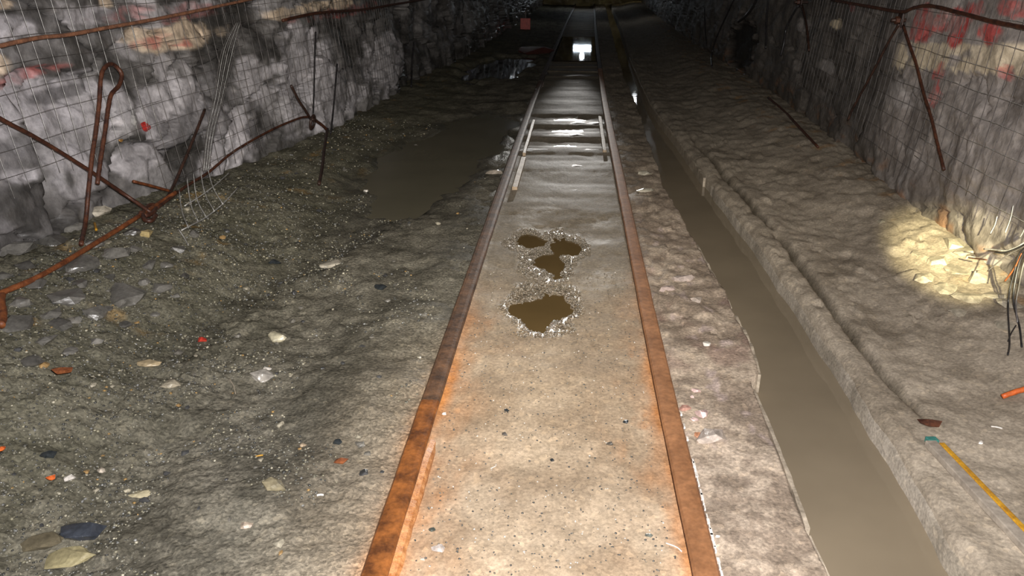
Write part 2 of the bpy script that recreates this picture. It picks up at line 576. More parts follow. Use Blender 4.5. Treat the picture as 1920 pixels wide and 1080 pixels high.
# ------------------------------------------------------------------ floor: height, albedo, wetness
def floor_props(x, y):
    c = track_c(y)
    u = x - c
    xl, xr = ditch_l(y), ditch_r(y)
    inditch = (x > xl) & (x < xr)
    right = x >= xr
    left = u < -HALF
    mid = (u >= -HALF) & (u <= HALF)
    cz = (u > HALF) & (x <= xl)
    near = 1 - sst(2, 9, y)
    f1, f2, f3 = fbm(x * 1.7, y * 1.7, 1), fbm(x * 8, y * 8, 2), fbm(x * 32, y * 32, 3, 3)
    h = 0.012 * f1 + np.where(left, 0.006, np.where(mid, 0.0018, 0.0016)) * f2 + np.where(left, 0.0034, np.where(mid, 0.0010, 0.0009)) * f3
    # left walkway and the muck bank at the wall
    ul = -(u + HALF)
    B = np.interp(y, [-3, 2, 3.6, 5, 7, 10, 40], [0.36, 0.36, 0.30, 0.16, 0.10, 0.06, 0.05])
    edge = sst(-0.05, 0.03, ul)
    fa, fe = facets(x * 9 + 0.3 * f2, y * 9, 11, 0.9)
    fb, fbe = facets(x * 26, y * 26, 12, 0.9)
    rough_l = sst(0.15, 1.0, ul)
    h = h + edge * (0.028 + B * sst(0.75, 1.85, ul) + 0.012 * f1 + rough_l * (0.006 * fa + 0.007 * fb) * (0.5 + near) - 0.006 * sst(0.18, 0, ul))
    # a shallow wheel rut that drains along the left walkway
    rut = np.exp(-((x - np.interp(y, [2.0, 2.5, 3.1, 3.8, 4.5, 5.4], [-1.50, -1.50, -1.42, -1.26, -1.06, -0.80]) + 0.06 * f2) / (0.07 + 0.05 * sst(3.2, 2.2, y))) ** 2) * sst(1.9, 3.2, y) * (1 - sst(5.3, 5.9, y))
    h = h - 0.022 * rut
    # right of the rail, lumpy old concrete up to the ditch
    lump, le = facets(x * 13 + 0.5 * f2, y * 7, 15, 0.7)
    lz = sst(HALF + 0.01, HALF + 0.05, u)
    h = np.where(u > HALF - 0.02, h + lz * (0.030 + 0.012 * lump * sst(2.7, 3.2, y) + 0.005 * ridge(x * 6, y * 5, 17)), h)
    # right walkway, folded mud rising to the wall
    ur = x - xr
    fold = ridge(x * 5 + 0.35 * f1, y * 2.2 + x * 2.5, 19)
    gz = np.exp(-((x - groove_x(y) - 0.005 * f2) / 0.020) ** 2) * sst(-0.5, 0.35, fbm(y * 1.5, y * 0 + 4, 23) + 0.35 * sst(2.2, 3.0, y)) * sst(2.2, 2.6, y) * (1 - sst(5.6, 8.2, y))
    h = np.where(right, h + 0.002 + 0.02 * sst(0, 0.03, ur) + 0.14 * sst(0.25, 1.0, ur) + 0.0022 * fold * sst(0.0, 0.4, ur) + 0.004 * fbm(x * 3.5, y * 3.5, 20, 2) - 0.055 * gz, h)
    # the ditch
    h = np.where(inditch, -0.22 + 0.02 * f1, h)
    # puddles between the rails
    pr = np.full(x.shape, 9.0)
    for p in IN_TRACK:
        pr = np.minimum(pr, puddle_r(x, y, p))
    h = np.where(mid, h * (0.25 + 0.75 * sst(0.9, 2.0, pr)) - 0.022 * sst(1.12, 0.75, pr), h)
    lp = big_r(x, y, LEFT_POOL)
    h = np.where(left, h * (0.3 + 0.7 * sst(0.8, 1.6, lp)) - 0.035 * sst(1.15, 0.8, lp), h)
    dp = big_r(x, y, DARK_POOL)
    h = np.where(left, h - 0.07 * sst(1.15, 0.8, dp), h)
    # mud dips between the sleepers further on
    sl = np.full(x.shape, 9.0)
    for sy in SLEEPER_Y:
        sl = np.minimum(sl, np.abs(y - sy))
    far = sst(4.3, 5.6, y)
    dip = sst(0.09, 0.22, sl) * far
    win_h = np.maximum(sst(6.4, 6.9, y) * (1 - sst(8.4, 8.7, y)), sst(11.4, 12.2, y))
    h = np.where(mid, h * (1 - 0.5 * far) - 0.014 * dip * (0.35 + 0.65 * win_h) - 0.02 * far * sst(9.5, 11, y), h)

    # ---- albedo
    def mix(a, b, t):
        return a + (b - a) * t[..., None]
    A = np.array
    n1, n2 = fbm(x * 3.1, y * 3.1, 51), fbm(x * 14, y * 14, 52)
    mud = mix(A([0.345, 0.262, 0.178]) + 0 * x[..., None], A([0.45, 0.355, 0.25]), sst(-0.5, 0.6, n1))
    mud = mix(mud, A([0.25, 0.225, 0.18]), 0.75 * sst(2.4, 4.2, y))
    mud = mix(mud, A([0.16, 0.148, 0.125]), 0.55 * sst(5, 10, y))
    grav = mix(A([0.095, 0.088, 0.070]) + 0 * x[..., None], A([0.175, 0.162, 0.130]), sst(-0.6, 0.6, n1 + 0.6 * n2))
    grav = mix(grav, A([0.30, 0.25, 0.185]), sst(0.45, 0.0, ul) * sst(3.4, 1.9, y) * 0.8)
    grav = mix(grav, A([0.125, 0.122, 0.082]), 0.45 * sst(0.55, 1.3, ul))
    grav = mix(grav, A([0.32, 0.20, 0.07]), 0.5 * sst(0.55, 0.95, fbm(x * 5, y * 5, 55)) * sst(0.9, 1.4, ul))
    rgt = mix(A([0.26, 0.218, 0.165]) + 0 * x[..., None], A([0.37, 0.315, 0.245]), sst(-0.6, 0.6, n1 + 0.3 * fold))
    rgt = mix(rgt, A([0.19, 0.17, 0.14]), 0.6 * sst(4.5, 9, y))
    rgt = mix(rgt, A([0.36, 0.19, 0.06]), 0.5 * sst(0.3, 0.9, fbm(x * 6, y * 6, 57)) * sst(0.62, 0.85, ur))
    lum = mix(A([0.27, 0.215, 0.165]) + 0 * x[..., None], A([0.44, 0.36, 0.28]), sst(-0.2, 0.5, n1 + 0.8 * n2))
    lum = mix(lum, A([0.46, 0.37, 0.34]), 0.7 * sst(0.35, 0.8, fbm(x * 11, y * 8, 58)) * sst(1.9, 2.3, y) * sst(5.5, 4, y))
    lum = mix(lum, A([0.22, 0.13, 0.11]), 0.5 * sst(0.1, 0.6, fbm(x * 4, y * 3, 59)) * sst(2.3, 2.9, y) * sst(4.4, 3.2, y))
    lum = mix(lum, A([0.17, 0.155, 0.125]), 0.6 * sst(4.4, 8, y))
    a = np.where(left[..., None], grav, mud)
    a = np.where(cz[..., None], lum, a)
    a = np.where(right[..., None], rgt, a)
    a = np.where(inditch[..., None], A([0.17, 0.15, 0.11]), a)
    a = np.where(right[..., None], mix(a, A([0.06, 0.048, 0.03]), 0.9 * gz), a)
    # rust washed out of the rails
    rn = fbm(x * 9, y * 4, 61)
    rust_in = np.exp(-np.clip(u + HALF - 0.03, 0, 9) / (0.055 + 0.03 * rn)) * mid * sst(3.9, 2.4, y) * 1.15
    rust_out = np.exp(-np.clip(-(u + HALF + 0.03), 0, 9) / 0.03) * left * sst(3.2, 2.2, y) * 0.5
    rust_r = np.exp(-np.clip(HALF - 0.03 - u, 0, 9) / (0.045 + 0.03 * rn)) * mid * sst(4.3, 2.4, y) * sst(0.5, 1.3, y) * 0.8
    rust_s = 0.7 * sst(0.40, 0.8, fbm(x * 6, y * 4, 63)) * sst(0.18, 0.36, np.abs(u)) * mid * sst(3.6, 2.8, y)
    rust = np.clip(np.maximum.reduce([rust_in, rust_out, rust_r, rust_s]) * (0.75 + 0.5 * rn), 0, 1)
    a = mix(a, A([0.50, 0.20, 0.055]), 0.9 * rust)
    # ---- wetness
    wet = 0.05 + 0.25 * sst(-0.2, 0.6, n1) * (1 - sst(4, 8, y))
    rim = sst(1.75, 1.02, pr) * mid
    wet = np.maximum(wet, rim)
    a = mix(a, a * 0.72, rim)
    win = np.maximum.reduce([0.35 * sst(4.4, 5.2, y) * (1 - sst(6.3, 7.0, y)), sst(6.4, 6.9, y) * (1 - sst(8.4, 8.7, y)) * sst(0.36, 0.2, np.abs(u - 0.05)) * 0.25, 0.55 * sst(11.6, 12.4, y) * (1 - sst(19, 21, y))])
    wet = np.maximum(wet, mid * far * win * 0.62)
    wet = np.maximum(wet, 0.75 * sst(1.5, 1.0, lp) * left)
    a = mix(a, a * 0.70, sst(1.5, 1.0, lp) * left)
    wet = np.maximum(wet, rut * 0.9)
    a = mix(a, a * 0.6, np.clip(rut, 0, 1))
    wet = np.maximum(wet, 0.8 * sst(0.6, 1.2, ul) * left * sst(-0.1, 0.4, n2) * (1 - sst(4, 6, y)))
    rel = np.where(left, 0.65, np.where(mid, 0.20 + 1.6 * rim, np.where(right, 0.25, 0.38)))
    return h, np.clip(a, 0.01, 0.9), np.clip(wet, 0, 1), rel


def floor_z(x, y):
    return float(floor_props(np.array([float(x)]), np.array([float(y)]))[0][0])


rows = np.concatenate([np.linspace(-2.5, 0.85, 36), 0.9 * np.exp(np.linspace(0, math.log(39 / 0.9), 640))])
nr = len(rows)
wl0, wr0 = wall_l_base(rows) - 0.35, wall_r_base(rows) + 0.35
tc = track_c(rows)
dl, dr = ditch_l(rows), ditch_r(rows)


def span(a, b, n, end=False):
    t = np.linspace(0, 1, n, endpoint=end)
    return a[:, None] + (b - a)[:, None] * t[None, :]


Xg = np.hstack([span(wl0, tc - HALF, 180), span(tc - HALF, tc + HALF, 120), span(tc + HALF, dl - 0.0005, 52, True),
                span(dl + 0.003, dr - 0.003, 10, True), span(dr + 0.0005, wr0, 150, True)])
Yg = np.repeat(rows[:, None], Xg.shape[1], 1)
hz, alb, wet, rel = floor_props(Xg, Yg)
fl = mesh_obj('floor', np.stack([Xg, Yg, hz], -1).reshape(-1, 3), grid_faces(*Xg.shape), M['floor'], None, True,
              {'albedo': alb.reshape(-1, 3), 'wet': wet.ravel(), 'relief': rel.ravel()})
tag(fl, kind='structure')

# ------------------------------------------------------------------ the ditch water and the puddles
wy = rows[(rows > -2.4)][::2]
wx = np.stack([ditch_l(wy) - 0.055, ditch_l(wy) * .67 + ditch_r(wy) * .33, ditch_l(wy) * .33 + ditch_r(wy) * .67, ditch_r(wy) + 0.006], 1)
wv = np.stack([wx, np.repeat(wy[:, None], 4, 1), np.full(wx.shape, -0.045)], -1).reshape(-1, 3)
dw = mesh_obj('ditch_water', wv, grid_faces(len(wy), 4), M['ditch_water'], None, True)
tag(dw, 'murky brown water standing in the long drainage ditch', 'water')


def puddle_obj(name, p, fn, z, mat, label, grow=1.25, res=64):
    """a flat sheet with the puddle's own ragged outline"""
    V, F = [np.array([p[0], p[1], z])], []
    cx, cy = p[0], p[1]
    for k in range(res):
        a = 2 * PI * k / res
        lo, hi = 0.0, 2.2
        s = 0.1
        while s < 2.2:
            x, y = cx + math.cos(a) * p[2] * s, cy + math.sin(a) * p[3] * s
            if float(fn(np.array([x]), np.array([y]), p)[0]) > grow:
                break
            s += 0.04
        V.append(np.array([cx + math.cos(a) * p[2] * s, cy + math.sin(a) * p[3] * s, z]))
    for k in range(res):
        F.append((0, 1 + k, 1 + (k + 1) % res))
    o = mesh_obj(name, V, F, mat, None, False)
    return tag(o, label, 'puddle')


plabels = ['brown puddle between the rails, the largest and nearest one', 'brown puddle between the rails in the second cluster, its nearest lobe',
           'small brown puddle in the far cluster, on the left rail side', 'small brown puddle in the far cluster, on the right rail side']
for zp, p, lab in zip((-0.013, -0.0140, -0.0128, -0.0134), IN_TRACK, plabels):
    puddle_obj('puddle', p, puddle_r, zp, M['puddle'], lab, 1.1)
puddle_obj('silty_pool', LEFT_POOL, big_r, 0.008, M['puddle_mud'], 'broad shallow silty pool on the walkway left of the track', 1.15, 90)
puddle_obj('dark_pool', DARK_POOL, big_r, -0.012, M['puddle_dark'], 'black still pool far down the drift left of the track', 1.15, 90)
# pools that fill the track bed between the rails further on
ty = np.linspace(14.1, 19.5, 40)
tv = np.stack([np.stack([track_c(ty) - HALF + .03, track_c(ty) + HALF - .03], 1), np.repeat(ty[:, None], 2, 1), np.full((40, 2), -0.004)], -1).reshape(-1, 3)
tp = mesh_obj('track_pool', tv, grid_faces(40, 2), M['track_pool'])
tag(tp, 'still pool flooding the track bed far down between the rails', 'puddle')
for k, (y0, y1, a, b, lab) in enumerate([(8.20, 8.38, -0.14, 0.20, 'thin strip of water between sleepers, farther of the two glinting strips'),
                                         (7.58, 7.76, -0.15, 0.22, 'thin strip of water between sleepers, nearer of the two glinting strips'),
                                         (6.93, 7.02, -0.12, 0.08, 'small wet strip of water before the glinting strips on the track')]):
    V, F = [], []
    n = 26
    for i in range(n + 1):
        t = i / n
        x = a + (b - a) * t
        j0, j1 = 0.05 * perlin(t * 7, k * 3.1, 71), 0.05 * perlin(t * 7, k * 5.1 + 9, 72)
        taper = math.sin(PI * min(max(t, 0.02), 0.98)) ** 0.5
        ym = (y0 + y1) / 2
        V += [(x + 0.06, ym - ((y1 - y0) / 2 - j0) * taper, -0.011), (x + 0.06, ym + ((y1 - y0) / 2 + j1) * taper, -0.011)]
    for i in range(n):
        F.append((2 * i, 2 * i + 2, 2 * i + 3, 2 * i + 1))
    tag(mesh_obj('puddle', V, F, M['glint_puddle']), lab, 'puddle')


# ------------------------------------------------------------------ walls and roof
def blob(y, z, cy, cz, ry, rz, s=0, j=0.5):
    """soft ragged patch on a wall, 0..1"""
    d = np.hypot((y - cy) / ry, (z - cz) / rz) + j * fbm(y * 4 + s, z * 6 + s, 80 + s, 4)
    return sst(1.1, 0.8, d)


def px_blob(y, z, P, x0, y0, x1, y1, s, j=0.5):
    """ragged patch whose corners are read off the photograph"""
    a, b = P(x0, y1), P(x1, y0)
    c = P((x0 + x1) / 2, (y0 + y1) / 2)
    return blob(y, z, c[1], c[2], max(0.05, abs(b[1] - a[1]) / 2), max(0.03, abs(P((x0 + x1) / 2, y0)[2] - P((x0 + x1) / 2, y1)[2]) / 2), s, j)


def rock_l(y, z):
    w1, w2 = 0.35 * fbm(y * 0.9, z * 0.9, 90), 0.35 * fbm(y * 0.9, z * 0.9, 91)
    a, ae = facets(y / 0.75 + w1, z / 0.50 + w2, 92, 0.7)
    b, be = facets(y / 0.26 + w1, z / 0.20 + w2, 93, 0.9)
    d = 0.10 * (a + 0.4) + 0.026 * (b + 0.4) + 0.03 * fbm(y * 3, z * 2, 94) + 0.005 * fbm(y * 14, z * 9, 95)
    crack = sst(0.06, 0.0, ae) * 0.05 + sst(0.05, 0.0, be) * 0.015
    return np.clip(d, 0, 0.3) + crack, ae, be


def rock_r(y, z):
    w1, w2 = 0.3 * fbm(y * 0.9, z * 0.9, 96), 0.3 * fbm(y * 0.9, z * 0.9, 97)
    a, ae = facets(y / 1.0 + w1, z / 0.7 + w2, 98, 0.6)
    b, be = facets(y / 0.3 + w1, z / 0.25 + w2, 99, 0.7)
    d = 0.045 * (a + 0.4) + 0.008 * (b + 0.4) + 0.03 * fbm(y * 2.5, z * 2.5, 100) + 0.007 * fbm(y * 14, z * 14, 101)
    d = d + 0.10 * px_blob(y, z, WRp, 1345, 30, 1420, 140, 3, 0.4)
    return np.clip(d, 0, 0.5) + sst(0.05, 0, ae) * 0.02, ae, be


wrows = np.concatenate([np.linspace(-2.5, 0.8, 14), 0.9 * np.exp(np.linspace(0, math.log(39 / 0.9), 560))])
zs = np.concatenate([np.linspace(-0.25, 1.5, 150), np.linspace(1.52, 2.75, 36)])
Yw, Zw = np.meshgrid(wrows, zs, indexing='ij')
A3 = np.array


def lerp(a, b, t):
    return a + (b - a) * t[..., None]


# left wall
d, ae, be = rock_l(Yw, Zw)
Xw = wall_l_plane(Yw, Zw) - d - 0.35 * sst(1.7, 2.8, Zw) * -1
n1, n2 = fbm(Yw * 1.6, Zw * 2.2, 110), fbm(Yw * 7, Zw * 7, 111)
a = lerp(A3([0.065, 0.061, 0.056]) + 0 * Yw[..., None], A3([0.25, 0.238, 0.23]), sst(-0.6, 0.5, n1 + 0.5 * n2))
pale = 0.45 * sst(0.15, 0.5, n1 + 0.35 * n2) * sst(0.25, 0.5, Zw) * sst(7.5, 5.5, Yw)
for s, (q, k_) in enumerate([((415, 190, 500, 345), 1), ((290, 130, 395, 290), .85), ((560, 30, 640, 260), .9), ((708, 60, 762, 172), .95), ((600, 120, 700, 235), .85), ((20, 130, 200, 235), .75),
                             ((240, 270, 335, 335), .7), ((470, 110, 520, 220), .85), ((150, 15, 240, 45), .8), ((0, 30, 90, 75), .9), ((120, 150, 260, 260), .7), ((460, 330, 492, 362), .9),
                             ((490, 240, 525, 285), .6), ((150, 265, 185, 330), .8), ((200, 300, 235, 350), .8), ((40, 315, 85, 345), .8), ((560, 95, 600, 200), .8), ((300, 0, 440, 30), .6)]):
    pale = np.maximum(pale, k_ * px_blob(Yw, Zw, WLp, *q, s + 1, 0.42))
a = lerp(a, A3([0.64, 0.61, 0.63]), pale * (0.72 + 0.28 * sst(-0.4, 0.4, n2)))
pale_l = pale
cream = np.zeros(Yw.shape)
for s, q in enumerate([(255, 40, 445, 95), (-20, 95, 45, 150), (10, 0, 60, 12), (215, 0, 240, 12), (520, 15, 560, 40), (570, 0, 690, 22)]):
    cream = np.maximum(cream, px_blob(Yw, Zw, WLp, *q, s + 21, 0.35))
a = lerp(a, A3([0.80, 0.64, 0.47]), cream * (0.7 + 0.3 * sst(-0.5, 0.3, n2)))
redp = np.zeros(Yw.shape)
for s, q in enumerate([(255, 70, 365, 95), (260, 5, 450, 40), (90, 115, 150, 145), (30, 135, 110, 165), (600, 8, 740, 30)]):
    redp = np.maximum(redp, px_blob(Yw, Zw, WLp, *q, s + 31, 0.6) * (0.75, 0.4, 0.6, 0.45, 0.4)[s])
a = lerp(a, A3([0.60, 0.14, 0.12]), redp * sst(-0.5, 0.4, n2))
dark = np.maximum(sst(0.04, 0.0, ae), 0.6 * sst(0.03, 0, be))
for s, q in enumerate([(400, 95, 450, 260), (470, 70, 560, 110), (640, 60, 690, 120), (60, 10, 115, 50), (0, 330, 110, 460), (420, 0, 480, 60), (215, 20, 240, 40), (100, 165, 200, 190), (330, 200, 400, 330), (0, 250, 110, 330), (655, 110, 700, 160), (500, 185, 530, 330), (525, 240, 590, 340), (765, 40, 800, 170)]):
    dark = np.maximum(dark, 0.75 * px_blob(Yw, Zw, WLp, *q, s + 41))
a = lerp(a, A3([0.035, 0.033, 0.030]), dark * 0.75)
wl_wet = np.clip(0.25 + 0.75 * sst(0.45, 0.15, Zw) + 0.4 * sst(0.2, 0.7, n2), 0, 1)
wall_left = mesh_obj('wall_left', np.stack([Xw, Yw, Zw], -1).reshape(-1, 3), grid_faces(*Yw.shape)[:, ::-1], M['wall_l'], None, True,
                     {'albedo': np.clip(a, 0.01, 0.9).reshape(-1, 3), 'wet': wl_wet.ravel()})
tag(wall_left, kind='structure')

# right wall
d, ae, be = rock_r(Yw, Zw)
Xw = wall_r_plane(Yw, Zw) + d - 0.35 * sst(1.7, 2.8, Zw)
n1, n2 = fbm(Yw * 1.5, Zw * 2.0, 120), fbm(Yw * 7, Zw * 7, 121)
a = lerp(A3([0.17, 0.152, 0.135]) + 0 * Yw[..., None], A3([0.29, 0.265, 0.24]), sst(-0.6, 0.5, n1 + 0.5 * n2))
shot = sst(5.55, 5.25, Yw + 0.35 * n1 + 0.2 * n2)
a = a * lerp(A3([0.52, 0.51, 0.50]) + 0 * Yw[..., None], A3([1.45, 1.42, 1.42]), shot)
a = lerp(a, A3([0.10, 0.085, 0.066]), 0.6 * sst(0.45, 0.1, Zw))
for s, q in enumerate([(1640, 150, 1720, 210), (1665, 240, 1710, 370), (1480, 30, 1510, 60), (1525, 110, 1560, 140)]):
    a = lerp(a, A3([0.38, 0.35, 0.33]), 0.6 * px_blob(Yw, Zw, WRp, *q, s + 51))
b0, b1 = WRp(1662, 82), WRp(1662, 122)
b2, b3 = WRp(1905, 84), WRp(1905, 131)
ztop = np.interp(Yw, [b2[1], b0[1]], [b2[2], b0[2]]) + 0.015 * fbm(Yw * 5, Yw * 0 + 1, 66)
zbot = np.interp(Yw, [b3[1], b1[1]], [b3[2], b1[2]]) - 0.022 * np.abs(np.sin(Yw * 27 + 2 * fbm(Yw * 3, Yw * 0, 5))) + 0.02 * fbm(Yw * 6, Yw * 0 + 4, 67)
band = sst(0.012, 0.0, Zw - ztop) * sst(-0.012, 0.0, Zw - zbot) * sst(5.45, 5.35, Yw) * sst(-0.75, -0.35, fbm(Yw * 3, Zw * 6, 68))
band = np.maximum(band, px_blob(Yw, Zw, WRp, 1540, 35, 1580, 55, 64, 0.4))
a = lerp(a, A3([0.78, 0.66, 0.47]), band * (0.75 + 0.25 * sst(-0.5, 0.3, n2)))
redp = np.zeros(Yw.shape)
for s, (q, k) in enumerate([((1685, 15, 1775, 75), .8), ((1765, 10, 1830, 78), 1.), ((1815, 35, 1870, 78), .9), ((1850, 0, 1930, 25), .6), ((1735, 118, 1765, 160), .8), ((1735, 150, 1755, 205), .7), ((1855, 125, 1890, 150), .55), ((1910, 55, 1940, 80), .8), ((1580, 0, 1600, 20), .6), ((1910, 140, 1930, 175), .5)]):
    redp = np.maximum(redp, k * px_blob(Yw, Zw, WRp, *q, s + 71, 0.95))
a = lerp(a, A3([0.64, 0.10, 0.09]), redp * (0.35 + 0.65 * sst(-0.4, 0.4, n2 + fbm(Yw * 16, Zw * 16, 125))))
rusty = sst(0.25, 0.7, fbm(Yw * 4, Zw * 7, 123)) * sst(0.5, 0.15, Zw) * 0.6
a = lerp(a, A3([0.30, 0.13, 0.045]), rusty)
a = lerp(a, A3([0.02, 0.018, 0.016]), 0.9 * px_blob(Yw, Zw, WRp, 1345, 30, 1420, 140, 3, 0.4))  # shade inside the recess, painted near-black into the wall colour
wr_wet = np.clip(0.2 + 0.5 * sst(0.4, 0.1, Zw), 0, 1)
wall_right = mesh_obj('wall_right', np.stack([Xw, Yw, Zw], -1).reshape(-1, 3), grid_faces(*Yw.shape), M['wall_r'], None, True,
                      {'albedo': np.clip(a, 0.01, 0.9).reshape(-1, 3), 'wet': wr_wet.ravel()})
tag(wall_right, kind='structure')

# roof
ry = np.linspace(-2.5, 39, 170)
tt = np.linspace(-1, 1, 34)
Yr, Tr = np.meshgrid(ry, tt, indexing='ij')
xa, xb = wall_l_plane(Yr, 2.7 + 0 * Yr) + 0.30, wall_r_plane(Yr, 2.7 + 0 * Yr) - 0.30
Xr = xa - 0.35 + (xb - xa + 0.7) * (Tr + 1) / 2
fr, fre = facets(Xr * 1.6, Yr * 1.6, 131, 0.8)
Zr = 2.55 + 0.55 * np.sqrt(np.clip(1 - Tr ** 2, 0, 1)) + 0.10 * fr + 0.05 * fbm(Xr * 2, Yr * 2, 132)
ceil_a = lerp(A3([0.09, 0.085, 0.078]) + 0 * Yr[..., None], A3([0.2, 0.19, 0.175]), sst(-.5, .5, fbm(Xr, Yr, 133)))
ceiling = mesh_obj('ceiling', np.stack([Xr, Yr, Zr], -1).reshape(-1, 3), grid_faces(*Yr.shape)[:, ::-1], M['wall_l'], None, False,
                   {'albedo': ceil_a.reshape(-1, 3), 'wet': np.full(Yr.size, 0.3)})
tag(ceiling, kind='structure')
# where the drift bends away, the far wall
xe = np.linspace(-1.6, 4.6, 90)
ze = np.linspace(-0.2, 3.3, 60)
Xe, Ze = np.meshgrid(xe, ze, indexing='ij')
fe_, _ = facets(Xe * 1.5, Ze * 1.5, 141, 0.8)
Ye = 37.4 + 0.22 * Xe + 0.3 * fe_ + 0.15 * fbm(Xe * 2, Ze * 2, 142)
ea = lerp(A3([0.16, 0.13, 0.075]) + 0 * Xe[..., None], A3([0.34, 0.29, 0.17]), sst(-.5, .5, fbm(Xe, Ze, 143)))
wall_end = mesh_obj('wall_end', np.stack([Xe, Ye, Ze], -1).reshape(-1, 3), grid_faces(*Xe.shape), M['wall_l'], None, False,
                    {'albedo': ea.reshape(-1, 3), 'wet': np.full(Xe.size, 0.3)})
tag(wall_end, kind='structure')

# ------------------------------------------------------------------ rails
HEAD_Z = 0.052
RAIL = [(-0.030, -0.020), (-0.034, -0.014), (-0.034, -0.006), (-0.028, 0.0), (-0.014, 0.0012), (0.014, 0.0012), (0.028, 0.0), (0.034, -0.006), (0.034, -0.014), (0.030, -0.020),
        (0.009, -0.032), (0.007, -0.078), (0.052, -0.094), (0.052, -0.104), (-0.052, -0.104), (-0.052, -0.094), (-0.007, -0.078), (-0.009, -0.032)]


def rail(side, y0, y1, mat, label, dz=0.0, dx=0.0):
    ys = np.arange(y0, y1 + 0.001, 0.08) if y1 - y0 > 0.1 else np.linspace(y0, y1, 3)
    ys = np.append(ys, y1) if ys[-1] < y1 - 1e-4 else ys
    V, F = [], []
    k = len(RAIL)
    cy = (y0 + y1) / 2
    cx = float(track_c(cy)) + side * HALF
    root = thing('rail', label, 'rail', (cx, cy, 0))
    for y in ys:
        c = float(track_c(y)) + side * HALF + dx
        w = 0.0016 * perlin(y * 5, side * 3.0, 151)
        for (a, b) in RAIL:
            V.append((c + a + float(w), y, HEAD_Z + dz + b))
    n = len(ys)
    for i in range(n - 1):
        for j in range(k):
            j2 = (j + 1) % k
            F.append((i * k + j, (i + 1) * k + j, (i + 1) * k + j2, i * k + j2))
    F.append(tuple(range(k)))
    F.append(tuple((n - 1) * k + j for j in range(k))[::-1])
    mesh_obj('rail_bar', V, F, mat, root)
    return root


J_L, J_R = 2.365, 5.05
rL1 = rail(-1, -2.4, J_L - 0.002, M['rail_near'], 'near length of the left rail, orange rust, up to the open joint')
rL2 = rail(-1, J_L + 0.002, 11.0, M['rail_dark'], 'dark wet length of the left rail beyond the open joint', -0.0012)
rL3 = rail(-1, 11.006, 38, M['rail_far'], 'far length of the left rail running into the dark')
rR1 = rail(1, -2.4, J_R - 0.002, M['rail_right'], 'near length of the right rail, even brown rust')
rR2 = rail(1, J_R + 0.002, 12.5, M['rail_right'], 'middle length of the right rail beside the water ditch', -0.001)
rR3 = rail(1, 12.506, 38, M['rail_far'], 'far length of the right rail running into the dark')


def fishplate(side, inner, yj, root, mat):
    m = MB()
    x = float(track_c(yj)) + side * HALF - side * inner * 0.016
    m.box((x, yj + 0.0, HEAD_Z - 0.055), (0.014, 0.5, 0.044))
    o = m.build('fishplate', mat, root, bevel=0.003)
    for dy in (-0.17, -0.06, 0.06, 0.17):
        bm_ = MB()
        bm_.tube([(x - side * inner * 0.006, yj + dy, HEAD_Z - 0.052), (x - side * inner * 0.022, yj + dy, HEAD_Z - 0.052)], 0.013, 6)
        bm_.build('bolt', M['rust_dark'], o)


m = MB()
V, F = [], []
ly = np.linspace(1.0, 2.27, 40)
for y in ly:
    c = float(track_c(y)) - HALF + 0.0345
    w_ = 0.020 + 0.004 * float(perlin(y * 14, 2.0, 231))
    t_ = 0.018 + 0.004 * float(perlin(y * 17, 5.0, 232)) - 0.03 * float(sst(2.0, 2.27, y))
    for a_, b_ in ((-0.006, -0.05), (-0.006, t_ + 0.005), (w_ * .6, t_), (w_, t_ - 0.012), (w_, -0.05)):
        V.append((c + a_, y, b_))
for i in range(len(ly) - 1):
    for j in range(5):
        F.append((5 * i + j, 5 * i + 5 + j, 5 * i + 5 + (j + 1) % 5, 5 * i + (j + 1) % 5))
F += [tuple(range(5)), tuple(5 * (len(ly) - 1) + j for j in range(5))[::-1]]
tag(m.add(V, F).build('fishplate', M['rust_crust'], rL1), 'bright orange rust crusted fishplate')
m = MB()
for k_ in range(46):
    y = 1.35 + k_ * 0.022 + random.uniform(-.006, .006)
    if random.random() < 0.15 + 0.5 * max(0, (y - 1.9) / 0.45):
        continue
    m.box((float(track_c(y)) + HALF + 0.0375, y, 0.046), (0.006 * random.uniform(.6, 1.4), 0.026 * random.uniform(.5, 1.1), 0.008))
tag(m.build('pale_edge_line', M['white'], rR1), 'broken pale line along the outer edge of the rail head', None, None, 'stuff')  # broken row of small pale boxes along the rail's outer edge
for side, yj, root, mat in ((-1, 11.0, rL2, M['rust_dark']), (1, 12.5, rR2, M['rust_dark'])):
    fishplate(side, 1, yj, root, mat)
    fishplate(side, -1, yj, root, mat)

# pale strips wedged along the inner sides of the rails
for side, y0, y1, w, mat, nm, lab in ((-1, 6.55, 8.15, 0.028, 'timber_pale', 'timber_strip', 'pale timber strip along the left rail, the farther of two'),
                                      (-1, 5.42, 6.40, 0.040, 'timber_pale', 'timber_strip', 'pale timber strip along the left rail, the nearer and wider of two'),
                                      (1, 6.7, 8.4, 0.034, 'timber_pale', 'timber_strip', 'pale timber strip wedged along the inner side of right rail')):
    m = MB()
    ys = np.linspace(y0, y1, 8)
    V, F = [], []
    for y in ys:
        c = float(track_c(y)) + side * (HALF - 0.058 - w / 2) + 0.003 * perlin(y * 3, 1.0, 161)
        for a, b in ((-1, -0.03), (-1, 0.022), (1, 0.018), (1, -0.03)):
            V.append((c + a * w / 2, y, b))
    for i in range(len(ys) - 1):
        for j in range(4):
            F.append((4 * i + j, 4 * i + 4 + j, 4 * i + 4 + (j + 1) % 4, 4 * i + (j + 1) % 4))
    F += [(0, 1, 2, 3), tuple(4 * (len(ys) - 1) + j for j in (3, 2, 1, 0))]
    m.add(V, F)
    o = m.build(nm, M[mat], None, bevel=0.004)
    tag(o, lab, 'timber')

